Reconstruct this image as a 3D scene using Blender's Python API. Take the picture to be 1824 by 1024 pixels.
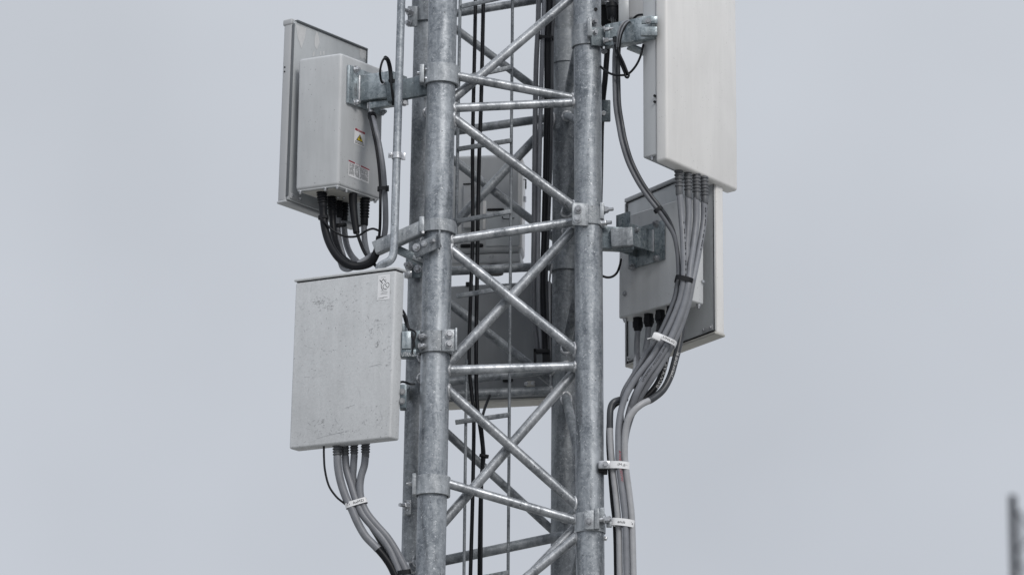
import bpy, bmesh, math, random
from mathutils import Vector, Matrix, noise
R = math.radians
random.seed(7)
for o in list(bpy.data.objects):
    bpy.data.objects.remove(o)
S = bpy.context.scene
COL = S.collection

# ------------------------------------------------------------------ camera
CAM = Vector((0.0, -16.0, 1.6))
PITCH = R(15)
FOC = 16.56                      # metres along the axis to the near tower face
VIEW_W = 3.92                    # metres seen across at that distance
cd = bpy.data.cameras.new('camera')
cam = bpy.data.objects.new('camera', cd)
COL.objects.link(cam)
cam.location = CAM
cam.rotation_euler = (R(90) + PITCH, 0, 0)
cd.sensor_width = 36
cd.lens = 36 * FOC / VIEW_W
cd.clip_start = 0.1
cd.clip_end = 6000
cd.dof.use_dof = True
cd.dof.focus_distance = FOC + 0.05
cd.dof.aperture_fstop = cd.lens / 60.0
S.camera = cam

# ------------------------------------------------------------------ world, sun, exposure
W = bpy.data.worlds.new("World")
S.world = W
W.use_nodes = True
nt = W.node_tree
nt.nodes.clear()
SUN_FROM = Vector((0.36, -0.74, 0.60)).normalized()
sun_el = math.asin(SUN_FROM.z)
sun_az = math.atan2(SUN_FROM.x, SUN_FROM.y)
sky = nt.nodes.new('ShaderNodeTexSky')
sky.sky_type = 'NISHITA'
sky.sun_disc = False
sky.sun_elevation = sun_el
sky.sun_rotation = sun_az
sky.dust_density = 4.0
tc = nt.nodes.new('ShaderNodeTexCoord')
sep = nt.nodes.new('ShaderNodeSeparateXYZ')
nt.links.new(tc.outputs['Generated'], sep.inputs[0])
ramp = nt.nodes.new('ShaderNodeValToRGB')      # overcast sky: darker at the horizon, brighter overhead
ramp.color_ramp.elements[0].position = 0.0
ramp.color_ramp.elements[0].color = (0.510, 0.538, 0.598, 1)
e = ramp.color_ramp.elements.new(0.33)
e.color = (0.576, 0.606, 0.655, 1)
ramp.color_ramp.elements[-1].position = 1.0
ramp.color_ramp.elements[-1].color = (1.42, 1.48, 1.58, 1)
cn = nt.nodes.new('ShaderNodeTexNoise')
cn.inputs['Scale'].default_value = 8.5
cn.inputs['Detail'].default_value = 4.0
cn.inputs['Roughness'].default_value = 0.45
nt.links.new(tc.outputs['Generated'], cn.inputs['Vector'])
cm = nt.nodes.new('ShaderNodeMapRange')
cm.inputs['To Min'].default_value = 8.75
cm.inputs['To Max'].default_value = 11.6
nt.links.new(cn.outputs['Fac'], cm.inputs['Value'])
nt.links.new(sep.outputs['Z'], ramp.inputs['Fac'])
scl = nt.nodes.new('ShaderNodeVectorMath')
scl.operation = 'SCALE'
nt.links.new(ramp.outputs['Color'], scl.inputs[0])
nt.links.new(cm.outputs['Result'], scl.inputs['Scale'])
mx = nt.nodes.new('ShaderNodeMix')
mx.data_type = 'RGBA'
mx.inputs['Factor'].default_value = 0.95
nt.links.new(sky.outputs['Color'], mx.inputs['A'])
nt.links.new(scl.outputs['Vector'], mx.inputs['B'])
bg = nt.nodes.new('ShaderNodeBackground')
bg.inputs['Strength'].default_value = 0.1
nt.links.new(mx.outputs['Result'], bg.inputs['Color'])
wo = nt.nodes.new('ShaderNodeOutputWorld')
nt.links.new(bg.outputs[0], wo.inputs['Surface'])

sd = bpy.data.lights.new('sun', 'SUN')
sun = bpy.data.objects.new('sun', sd)
COL.objects.link(sun)
sd.energy = 1.5
sd.angle = R(18)
sd.color = (1.0, 0.97, 0.93)
sun.rotation_euler = (-SUN_FROM).to_track_quat('-Z', 'Y').to_euler()
sun.location = (8, -8, 14)

S.view_settings.view_transform = 'Standard'
S.view_settings.look = 'None'
S.view_settings.exposure = 0.0
S.view_settings.gamma = 1.0
S.view_settings.use_curve_mapping = False

# ------------------------------------------------------------------ measuring: where a sight line meets a plane of the place
FWD = Vector((0, math.cos(PITCH), math.sin(PITCH)))
UPV = Vector((0, -math.sin(PITCH), math.cos(PITCH)))
K = VIEW_W / 1824 / FOC
M = VIEW_W / 1824                # metres per photo pixel at the tower
Z = Vector((0, 0, 1))
def ray(px, py):
    return FWD + Vector((1, 0, 0)) * ((px - 912) * K) + UPV * ((512 - py) * K)
def P(px, py, Y):
    d = ray(px, py)
    return CAM + d * ((Y - CAM.y) / d.y)
def Pz(px, py, z):
    d = ray(px, py)
    return CAM + d * ((z - CAM.z) / d.z)
def on_plane(px, py, p, n):
    d = ray(px, py)
    return CAM + d * ((p - CAM).dot(n) / d.dot(n))

# ------------------------------------------------------------------ materials
def nmat(name):
    m = bpy.data.materials.new(name)
    m.use_nodes = True
    t = m.node_tree
    return m, t, t.nodes['Principled BSDF']
def N(t, kind, **kw):
    n = t.nodes.new(kind)
    for k, v in kw.items():
        if k in n.inputs.keys():
            n.inputs[k].default_value = v
        else:
            setattr(n, k, v)
    return n
def ramp_node(t, fac, stops):
    r = t.nodes.new('ShaderNodeValToRGB')
    els = r.color_ramp.elements
    while len(els) < len(stops):
        els.new(0.5)
    for e_, (p, c) in zip(els, stops):
        e_.position = p
        e_.color = (c, c, c, 1) if not isinstance(c, tuple) else (*c, 1)
    t.links.new(fac, r.inputs['Fac'])
    return r.outputs['Color']
def mixc(t, a, b, fac, mode='MIX'):
    n = t.nodes.new('ShaderNodeMix')
    n.data_type = 'RGBA'
    n.blend_type = mode
    for sock, v in (('A', a), ('B', b), ('Factor', fac)):
        if isinstance(v, (int, float)):
            n.inputs[sock].default_value = v if sock == 'Factor' else (v, v, v, 1)
        elif isinstance(v, tuple):
            n.inputs[sock].default_value = (*v, 1)
        else:
            t.links.new(v, n.inputs[sock])
    return n.outputs['Result']
def coords(t, scale=(1, 1, 1)):
    c = t.nodes.new('ShaderNodeTexCoord')
    mp = t.nodes.new('ShaderNodeMapping')
    mp.inputs['Scale'].default_value = scale
    t.links.new(c.outputs['Object'], mp.inputs['Vector'])
    return mp.outputs['Vector']
def noise_t(t, vec, scale, detail=4, rough=0.55, dist=0.0):
    n = N(t, 'ShaderNodeTexNoise', Scale=scale, Detail=detail, Roughness=rough, Distortion=dist)
    t.links.new(vec, n.inputs['Vector'])
    return n.outputs['Fac']

def galvanised(name, lo, hi, metal=0.6, rough=(0.38, 0.6), fleck=0.5, stain_or_light=0.5):
    m, t, b = nmat(name)
    v = coords(t)
    vz = coords(t, (1, 1, 0.13))
    vo = N(t, 'ShaderNodeTexVoronoi', Scale=85.0, Randomness=1.0)
    warp = N(t, 'ShaderNodeTexNoise', Scale=30.0, Detail=2.0)
    t.links.new(v, warp.inputs['Vector'])
    wv = N(t, 'ShaderNodeVectorMath', operation='MULTIPLY_ADD')
    t.links.new(warp.outputs['Color'], wv.inputs[0])
    wv.inputs[1].default_value = (0.035, 0.035, 0.035)
    t.links.new(v, wv.inputs[2])
    t.links.new(wv.outputs[0], vo.inputs['Vector'])
    spl = N(t, 'ShaderNodeSeparateColor')
    t.links.new(vo.outputs['Color'], spl.inputs[0])
    big = noise_t(t, v, 7.0, 6, 0.62, 0.6)
    mid = noise_t(t, v, 46.0, 6, 0.74, 1.6)
    run = noise_t(t, vz, 26.0, 4, 0.6)
    f = ramp_node(t, big, [(0.36, 0.0), (0.66, 1.0)])
    g = ramp_node(t, mid, [(0.36, 0.0), (0.66, 1.0)])
    h = ramp_node(t, run, [(0.38, 0.0), (0.62, 1.0)])
    s1 = mixc(t, f, g, 0.46)
    s1 = mixc(t, s1, h, 0.34)
    s1 = mixc(t, s1, spl.outputs[0], 0.22)
    col = ramp_node(t, s1, [(0.15, lo), (0.85, hi)])
    info = t.nodes.new('ShaderNodeObjectInfo')          # every piece came out of the zinc bath a little different
    piece = ramp_node(t, info.outputs['Random'], [(0.0, 0.84), (1.0, 1.10)])
    col = mixc(t, col, piece, 1.0, 'MULTIPLY')
    # pale wash marks with a hard edge
    wash = ramp_node(t, noise_t(t, vz, 5.0, 3, 0.5, 1.8), [(0.555, 0.0), (0.575, 0.34)])
    col = mixc(t, col, tuple(c * 1.08 for c in hi), wash)
    # dark stains and runs, pale zinc flecks, pits
    st = ramp_node(t, noise_t(t, vz, 11.0, 5, 0.65, 0.8), [(0.56, 0.0), (0.66, 1.0)])
    sf = N(t, 'ShaderNodeMath', operation='MULTIPLY')
    t.links.new(st, sf.inputs[0])
    sf.inputs[1].default_value = 0.42 * stain_or_light
    col = mixc(t, col, tuple(c * 0.42 for c in lo), sf.outputs[0])
    fl = ramp_node(t, noise_t(t, v, 135.0, 3, 0.6, 1.2), [(0.635, 0.0), (0.665, 1.0)])
    ff = N(t, 'ShaderNodeMath', operation='MULTIPLY')
    t.links.new(fl, ff.inputs[0])
    ff.inputs[1].default_value = fleck
    col = mixc(t, col, (0.72, 0.74, 0.76), ff.outputs[0])
    pit = N(t, 'ShaderNodeTexVoronoi', Scale=27.0)
    t.links.new(v, pit.inputs['Vector'])
    pt = ramp_node(t, pit.outputs['Distance'], [(0.05, 1.0), (0.085, 0.0)])
    pm = N(t, 'ShaderNodeMath', operation='MULTIPLY')
    t.links.new(pt, pm.inputs[0])
    gate = ramp_node(t, noise_t(t, v, 13.0, 2), [(0.50, 0.0), (0.56, 0.9)])
    t.links.new(gate, pm.inputs[1])
    col = mixc(t, col, (0.03, 0.03, 0.035), pm.outputs[0])
    t.links.new(col, b.inputs['Base Color'])
    b.inputs['Metallic'].default_value = metal
    rr = ramp_node(t, s1, [(0.2, rough[1]), (0.8, rough[0])])
    t.links.new(rr, b.inputs['Roughness'])
    bp = N(t, 'ShaderNodeBump', Strength=0.22, Distance=0.0012)
    bh = mixc(t, g, fl, 0.45)
    t.links.new(bh, bp.inputs['Height'])
    t.links.new(bp.outputs[0], b.inputs['Normal'])
    return m

def painted(name, c, rough=0.45, dirt=0.35, specks=0.4, scratch=0.0, smudge=0.0, gate_scale=3.0, coat=0.0):
    m, t, b = nmat(name)
    v = coords(t)
    vz = coords(t, (1, 1, 0.12))
    big = noise_t(t, v, 3.2, 5, 0.6, 0.4)
    d = ramp_node(t, big, [(0.3, 1.0 - 0.22 * dirt), (0.7, 1.0)])
    col = mixc(t, c, d, 1.0, 'MULTIPLY')
    run = ramp_node(t, noise_t(t, vz, 24.0, 4, 0.6), [(0.3, 1.0 - 0.18 * dirt), (0.65, 1.0)])
    col = mixc(t, col, run, 1.0, 'MULTIPLY')
    if smudge:
        sm = noise_t(t, v, 6.5, 7, 0.68, 1.2)
        sr = ramp_node(t, sm, [(0.58, 0.0), (0.78, smudge * .7)])
        col = mixc(t, col, tuple(x * 0.42 for x in c), sr)
        sm2 = ramp_node(t, noise_t(t, v, 17.0, 6, 0.7, 0.8), [(0.63, 0.0), (0.76, smudge * 0.8)])
        col = mixc(t, col, tuple(x * 0.5 for x in c), sm2)
        sc3 = ramp_node(t, noise_t(t, v, 75.0, 5, 0.7, 2.0), [(0.35, 0.90), (0.6, 1.04)])
        col = mixc(t, col, sc3, 1.0, 'MULTIPLY')
    if scratch:
        for k, ang in enumerate((0.35, -0.9, 1.2, 1.75)):
            cc = t.nodes.new('ShaderNodeTexCoord')
            mp = t.nodes.new('ShaderNodeMapping')
            mp.vector_type = 'TEXTURE'
            mp.inputs['Rotation'].default_value = (0, ang, 0)
            mp.inputs['Location'].default_value = (1.31 * k, 0, 0.77 * k)
            mp.inputs['Scale'].default_value = (1.0, 1.0, 0.035)
            t.links.new(cc.outputs['Object'], mp.inputs['Vector'])
            nf = noise_t(t, mp.outputs[0], 17.0, 1.5, 0.4)
            ln = ramp_node(t, nf, [(0.745, 0.0), (0.80, scratch)])
            col = mixc(t, col, (0.17, 0.175, 0.185) if k != 2 else (0.75, 0.75, 0.76), ln)
    if specks:
        for sc_, th, gp in ((24.0, 0.05, 0.48), (48.0, 0.075, 0.46), (85.0, 0.12, 0.46)):
            vo = N(t, 'ShaderNodeTexVoronoi', Scale=sc_)
            wn = N(t, 'ShaderNodeTexNoise', Scale=90.0, Detail=2.0)
            t.links.new(v, wn.inputs['Vector'])
            wv = N(t, 'ShaderNodeVectorMath', operation='MULTIPLY_ADD')
            t.links.new(wn.outputs['Color'], wv.inputs[0])
            wv.inputs[1].default_value = (0.008, 0.008, 0.008)
            t.links.new(v, wv.inputs[2])
            t.links.new(wv.outputs[0], vo.inputs['Vector'])
            sp = ramp_node(t, vo.outputs['Distance'], [(th * .8, 1.0), (th * 1.6, 0.0)])
            gt = ramp_node(t, noise_t(t, v, gate_scale + sc_ * 0.05, 3, 0.6), [(gp, 0.0), (gp + 0.1, specks)])
            rnd = N(t, 'ShaderNodeSeparateColor')
            t.links.new(vo.outputs['Color'], rnd.inputs[0])
            g2 = ramp_node(t, rnd.outputs[1], [(0.45, 0.0), (0.62, 1.0)])
            mm = N(t, 'ShaderNodeMath', operation='MULTIPLY')
            t.links.new(sp, mm.inputs[0])
            t.links.new(gt, mm.inputs[1])
            m2 = N(t, 'ShaderNodeMath', operation='MULTIPLY')
            t.links.new(mm.outputs[0], m2.inputs[0])
            t.links.new(g2, m2.inputs[1])
            col = mixc(t, col, (0.05, 0.05, 0.055), m2.outputs[0])
    t.links.new(col, b.inputs['Base Color'])
    rr = ramp_node(t, big, [(0.3, rough + 0.12), (0.7, rough - 0.06)])
    t.links.new(rr, b.inputs['Roughness'])
    b.inputs['Coat Weight'].default_value = coat
    bp = N(t, 'ShaderNodeBump', Strength=0.05, Distance=0.001)
    t.links.new(noise_t(t, v, 160.0, 2), bp.inputs['Height'])
    t.links.new(bp.outputs[0], b.inputs['Normal'])
    return m

def plain(name, c, rough=0.5, var=0.2, metal=0.0, scale=25.0):
    m, t, b = nmat(name)
    v = coords(t)
    n = noise_t(t, v, scale, 5, 0.65, 0.3)
    k = ramp_node(t, n, [(0.3, 1.0 - var), (0.72, 1.0 + 0.0)])
    col = mixc(t, c, k, 1.0, 'MULTIPLY')
    t.links.new(col, b.inputs['Base Color'])
    b.inputs['Roughness'].default_value = rough
    b.inputs['Metallic'].default_value = metal
    if max(c) < 0.05:
        b.inputs['Specular IOR Level'].default_value = 0.22
    return m

MT = {
    'leg':    galvanised('galvanised_leg_steel', (0.125, 0.143, 0.165), (0.45, 0.477, 0.505), 0.52, (0.34, 0.52), 0.75, 1.3),
    'brace':  galvanised('galvanised_brace_steel', (0.13, 0.143, 0.16), (0.46, 0.477, 0.50), 0.52, (0.30, 0.46), 0.6, 0.5),
    'rear':   galvanised('darker_rear_steel', (0.085, 0.097, 0.112), (0.29, 0.31, 0.33), 0.3, (0.45, 0.62), 0.35, 0.7),  # darker copy of the galvanised steel, mostly for the far side
    'collar': galvanised('galvanised_collar_steel', (0.17, 0.187, 0.205), (0.47, 0.495, 0.52), 0.4, (0.40, 0.58), 0.7, 0.5),
    'zinc':   galvanised('zinc_bracket_steel', (0.10, 0.13, 0.15), (0.48, 0.53, 0.555), 0.5, (0.25, 0.5), 0.45, 0.9),
    'dzinc':  galvanised('dull_bracket_steel', (0.055, 0.075, 0.09), (0.20, 0.235, 0.255), 0.45, (0.3, 0.5), 0.3, 0.8),
    'bolt':   galvanised('bolt_zinc', (0.25, 0.26, 0.28), (0.66, 0.67, 0.69), 0.75, (0.22, 0.42), 0.3, 0.2),
    'weld':   galvanised('weld_bead', (0.32, 0.33, 0.35), (0.66, 0.67, 0.69), 0.5, (0.35, 0.5), 0.6, 0.2),
    'radio':  painted('radio_grey_paint', (0.51, 0.525, 0.54), 0.42, 0.7, 0.6),
    'radio3': painted('pale_radio_paint', (0.60, 0.612, 0.625), 0.42, 0.6, 0.4),
    'tray2':  painted('light_tray_grey', (0.50, 0.52, 0.535), 0.38, 0.5, 0.25),
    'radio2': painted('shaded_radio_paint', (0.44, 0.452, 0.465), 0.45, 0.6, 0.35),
    'tray':   painted('antenna_tray_grey', (0.44, 0.46, 0.475), 0.38, 0.5, 0.25),
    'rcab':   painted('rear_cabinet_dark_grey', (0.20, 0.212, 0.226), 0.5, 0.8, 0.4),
    'edge':   painted('antenna_edge_grey', (0.43, 0.44, 0.455), 0.4, 0.4, 0.3),
    'cabinet': painted('worn_cabinet_paint', (0.56, 0.575, 0.59), 0.5, 0.55, 0.7, 0.8, 0.75, 2.0),
    'radome': painted('white_radome', (0.72, 0.712, 0.70), 0.42, 0.4, 0.35, coat=0.1),
    'body':   painted('antenna_body_grey', (0.47, 0.485, 0.50), 0.4, 0.35, 0.1),
    'lip':    painted('dark_lip_grey', (0.11, 0.12, 0.13), 0.45, 0.5, 0.0),
    'beige':  painted('beige_underside_trim', (0.46, 0.45, 0.42), 0.5, 0.6, 0.5),
    'gcable': plain('grey_cable_jacket', (0.205, 0.213, 0.235), 0.45, 0.25),
    'lcable': plain('light_grey_cable_jacket', (0.35, 0.355, 0.372), 0.45, 0.2),
    'dcable': plain('dark_grey_cable_jacket', (0.045, 0.049, 0.057), 0.4, 0.35),
    'mcable': plain('slate_cable_jacket', (0.12, 0.126, 0.142), 0.45, 0.25),
    'bcable': plain('black_cable_jacket', (0.008, 0.009, 0.012), 0.45, 0.3),
    'rubber': plain('black_rubber', (0.010, 0.011, 0.014), 0.55, 0.3),
    'grubber': plain('grey_rubber', (0.105, 0.11, 0.12), 0.5, 0.25),
    'white':  plain('white_label_film', (0.74, 0.745, 0.76), 0.45, 0.10),
    'offw':   plain('off_white_sticker', (0.62, 0.63, 0.65), 0.5, 0.15),
    'ink':    plain('black_ink', (0.018, 0.018, 0.022), 0.6, 0.2, 0, 200.0),
    'scuff':  plain('grey_scuff', (0.41, 0.42, 0.435), 0.6, 0.3, 0, 200.0),
    'stain_or_light':  plain('painted_light_pale', (0.60, 0.605, 0.61), 0.55, 0.15, 0, 60.0),  # flat pale colour of the light patches painted on the antenna back
    'gink':   plain('faded_ink', (0.16, 0.165, 0.175), 0.6, 0.3, 0, 200.0),
    'red':    plain('dark_red_ink', (0.30, 0.012, 0.035), 0.5, 0.2),
    'pink':   plain('red_cable_ink', (0.45, 0.07, 0.09), 0.6, 0.5, 0, 400.0),
    'yellow': plain('yellow_ink', (0.62, 0.47, 0.03), 0.5, 0.1),
    'wink':   plain('white_print', (0.62, 0.63, 0.64), 0.5, 0.3, 0, 200.0),
    'far':    plain('distant_mast_steel', (0.022, 0.026, 0.033), 0.7, 0.2),
    'black':  plain('black_recess', (0.012, 0.012, 0.014), 0.7, 0.2),
}
def ground_mat():
    m, t, b = nmat('pale_gravel_ground')
    v = coords(t)
    n = noise_t(t, v, 0.5, 8, 0.7)
    c = ramp_node(t, n, [(0.35, (0.17, 0.17, 0.16)), (0.65, (0.32, 0.315, 0.30))])
    t.links.new(c, b.inputs['Base Color'])
    b.inputs['Roughness'].default_value = 0.9
    return m

# ------------------------------------------------------------------ geometry collector
def perp(ax, hint=None):
    ax = ax.normalized()
    h = hint if hint is not None else (Z if abs(ax.z) < 0.9 else Vector((1, 0, 0)))
    a = (h - ax * h.dot(ax)).normalized()
    return a, ax.cross(a).normalized()
class G:
    def __init__(s):
        s.v = []
        s.f = []
    def add(s, vs, fs):
        o = len(s.v)
        s.v += [Vector(x) for x in vs]
        s.f += [tuple(i + o for i in f) for f in fs]
        return s
    def lathe(s, p, q, prof, n=24, caps=True):
        """prof: list of (fraction along p-q, radius)"""
        ax = q - p
        a, b = perp(ax)
        vs, fs = [], []
        for fr, r in prof:
            for i in range(n):
                an = 2 * math.pi * i / n
                vs.append(p + ax * fr + (a * math.cos(an) + b * math.sin(an)) * r)
        for k in range(len(prof) - 1):
            for i in range(n):
                j = (i + 1) % n
                fs.append((k * n + i, k * n + j, (k + 1) * n + j, (k + 1) * n + i))
        if caps:
            fs.append(tuple(range(n))[::-1])
            fs.append(tuple((len(prof) - 1) * n + i for i in range(n)))
        return s.add(vs, fs)
    def cyl(s, p, q, r, n=24, r2=None):
        return s.lathe(p, q, [(0, r), (1, r if r2 is None else r2)], n)
    def tube(s, pts, r, n=12, caps=True):
        pts = [Vector(p) for p in pts]
        t0 = (pts[1] - pts[0]).normalized()
        a, b = perp(t0)
        vs, fs = [], []
        for k, p in enumerate(pts):
            t = (pts[min(k + 1, len(pts) - 1)] - pts[max(k - 1, 0)]).normalized()
            a = (a - t * a.dot(t)).normalized()
            b = t.cross(a)
            rr = r(k / (len(pts) - 1)) if callable(r) else r
            for i in range(n):
                an = 2 * math.pi * i / n
                vs.append(p + (a * math.cos(an) + b * math.sin(an)) * rr)
        for k in range(len(pts) - 1):
            for i in range(n):
                j = (i + 1) % n
                fs.append((k * n + i, k * n + j, (k + 1) * n + j, (k + 1) * n + i))
        if caps:
            fs.append(tuple(range(n))[::-1])
            fs.append(tuple((len(pts) - 1) * n + i for i in range(n)))
        return s.add(vs, fs)
    def box(s, c, U, V, Wv, bev=0.0, seg=2):
        """centre, full edge vectors"""
        d = Vector((U.length, V.length, Wv.length))
        bm = bmesh.new()
        bmesh.ops.create_cube(bm, size=1.0)
        for v in bm.verts:
            v.co = Vector((v.co.x * d.x, v.co.y * d.y, v.co.z * d.z))
        bev = min(bev, 0.45 * min(d))
        if bev > 0:
            bmesh.ops.bevel(bm, geom=bm.edges[:], offset=bev, segments=seg, affect='EDGES', profile=0.5)
        u, v_, w = U.normalized(), V.normalized(), Wv.normalized()
        bm.verts.index_update()
        flip = u.cross(v_).dot(w) < 0
        vs = [c + u * x.co.x + v_ * x.co.y + w * x.co.z for x in bm.verts]
        fs = [tuple(x.index for x in (reversed(f.verts) if flip else f.verts)) for f in bm.faces]
        bm.free()
        return s.add(vs, fs)
    def bar(s, p, q, h, t, bev=0.0015, up=Z):
        """rectangular bar from p to q, height h along up, thickness t"""
        ax = q - p
        a, b = perp(ax, up)
        return s.box((p + q) / 2, ax, a * h, b * t, bev)
    def band(s, c, x, ax, front, a, b, h, t=0.0015, n=40, arc=(0, 360), sq=1.0):
        """elliptical sleeve: half width a along x, half depth b along front, height h along ax"""
        vs, fs = [], []
        full = arc[1] - arc[0] >= 360
        k = n if full else n + 1
        for i in range(k):
            an = R(arc[0] + (arc[1] - arc[0]) * i / n)
            ca, sa = math.cos(an), math.sin(an)
            ca, sa = math.copysign(abs(ca) ** sq, ca), math.copysign(abs(sa) ** sq, sa)
            o = x * (ca * a) + front * (sa * b)
            o2 = x * (ca * (a - t)) + front * (sa * (b - t))
            vs += [c + o + ax * (h / 2), c + o - ax * (h / 2), c + o2 - ax * (h / 2), c + o2 + ax * (h / 2)]
        for i in range(n):
            j = (i + 1) % k
            for e_ in range(4):
                e2 = (e_ + 1) % 4
                fs.append((i * 4 + e_, i * 4 + e2, j * 4 + e2, j * 4 + e_))
        return s.add(vs, fs)
    def poly(s, pts):
        return s.add(pts, [tuple(range(len(pts)))])

def mesh_obj(name, g, mat, parent=None, sharp=38):
    org = parent['_o'] if parent is not None else None
    if org is None:
        c = Vector((0, 0, 0))
        for v in g.v:
            c += v
        c /= max(1, len(g.v))
        org = c
    else:
        org = Vector(org)
    me = bpy.data.meshes.new(name)
    me.from_pydata([tuple(v - org) for v in g.v], [], g.f)
    me.materials.append(MT[mat] if isinstance(mat, str) else mat)
    me.shade_smooth()
    me.set_sharp_from_angle(angle=R(sharp))
    me.update()
    o = bpy.data.objects.new(name, me)
    COL.objects.link(o)
    o['_o'] = tuple(org)
    if parent is not None:
        o.parent = parent
    else:
        o.location = org
    return o
def thing(name, label, cat, loc, group=None):
    o = bpy.data.objects.new(name, None)
    o.empty_display_size = 0.05
    COL.objects.link(o)
    o.location = loc
    o['_o'] = tuple(loc)
    return tag(o, label, cat, group)
def tag(o, label, cat, group=None):
    o['label'] = label
    o['category'] = cat
    if group:
        o['group'] = group
    return o
def lab(o, label):
    o['label'] = label
    return o

def spline(pts, n=10):
    pts = [Vector(p) for p in pts]
    if len(pts) == 2:
        return [pts[0].lerp(pts[1], i / 6) for i in range(7)]
    out = []
    ext = [pts[0] * 2 - pts[1]] + pts + [pts[-1] * 2 - pts[-2]]
    for i in range(1, len(ext) - 2):
        p0, p1, p2, p3 = ext[i - 1:i + 3]
        for k in range(n):
            t = k / n
            out.append(0.5 * ((2 * p1) + (p2 - p0) * t + (2 * p0 - 5 * p1 + 4 * p2 - p3) * t * t + (3 * p1 - p0 - 3 * p2 + p3) * t ** 3))
    out.append(pts[-1])
    return out
def cut(path, f0, f1):
    L = [0.0]
    for a, b in zip(path, path[1:]):
        L.append(L[-1] + (b - a).length)
    T = L[-1]
    def at(d):
        for i in range(len(path) - 1):
            if d <= L[i + 1] + 1e-9:
                return path[i].lerp(path[i + 1], (d - L[i]) / max(1e-9, L[i + 1] - L[i]))
        return path[-1].copy()
    res = [at(f0 * T)] + [p for p, l in zip(path, L) if f0 * T < l < f1 * T] + [at(f1 * T)]
    return res
def path_px(pts):
    return spline([P(*p) for p in pts])

# ------------------------------------------------------------------ lettering
_txt = {}
def glyphs(s):
    if s not in _txt:
        cu = bpy.data.curves.new('letters', 'FONT')
        cu.body = s
        cu.resolution_u = 2
        ob = bpy.data.objects.new('letters', cu)
        COL.objects.link(ob)
        dg = bpy.context.evaluated_depsgraph_get()
        dg.update()
        me = bpy.data.meshes.new_from_object(ob.evaluated_get(dg))
        vs = [Vector((v.co.x, v.co.y)) for v in me.vertices]
        fs = [tuple(p.vertices) for p in me.polygons]
        bpy.data.objects.remove(ob)
        bpy.data.curves.remove(cu)
        bpy.data.meshes.remove(me)
        x0 = min(v.x for v in vs); x1 = max(v.x for v in vs)
        y0 = min(v.y for v in vs); y1 = max(v.y for v in vs)
        vs = [Vector(((v.x - x0) / (x1 - x0), (v.y - y0) / (y1 - y0))) for v in vs]
        _txt[s] = (vs, fs)
    return _txt[s]
def flat_text(g, s, o, x, y):
    """text filling the parallelogram o, o+x, o+y"""
    vs, fs = glyphs(s)
    return g.add([o + x * v.x + y * v.y for v in vs], fs)
def path_text(g, s, path, f0, f1, r, hfrac=0.7, side=0.0):
    """print running along a cable, on the side turned to the street"""
    vs, fs = glyphs(s)
    pts = cut(path, min(f0, f1), max(f0, f1))
    if f0 > f1:
        pts = pts[::-1]
    L = [0.0]
    for a, b in zip(pts, pts[1:]):
        L.append(L[-1] + (b - a).length)
    out = []
    for v in vs:
        d = v.x * L[-1]
        i = 0
        while i < len(pts) - 2 and L[i + 1] < d:
            i += 1
        k = (d - L[i]) / max(1e-9, L[i + 1] - L[i])
        p = pts[i].lerp(pts[i + 1], k)
        t = (pts[i + 1] - pts[i]).normalized()
        vw = (CAM - p).normalized()
        fr = (vw - t * vw.dot(t)).normalized()
        u = fr.cross(t)
        y = (v.y - 0.5) * hfrac * 2 * r + side * r
        y = max(-0.96 * r, min(0.96 * r, y))
        out.append(p + u * y + fr * (math.sqrt(max(0, r * r - y * y)) + 0.0007))
    return g.add(out, fs)
def band_text(g, s, c, x, ax, front, a, b, x0, x1, hh, sq=1.0):
    vs, fs = glyphs(s)
    out = []
    for v in vs:
        xx = x0 + (x1 - x0) * v.x
        k = max(-0.98, min(0.98, xx / a))
        out.append(c + x * xx + front * (b * (1 - abs(k) ** (2 / sq)) ** (sq / 2) + 0.0008) + ax * ((v.y - 0.5) * hh))
    return g.add(out, fs)
def stroke(g, pts, w, n):
    """thin flat strip through points on a plane of normal n"""
    for p, q in zip(pts, pts[1:]):
        d = (q - p)
        s_ = n.cross(d).normalized() * (w / 2)
        e_ = d.normalized() * (w * 0.35)
        g.add([p - s_ - e_, q - s_ + e_, q + s_ + e_, p + s_ - e_], [(0, 1, 2, 3)])

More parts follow.
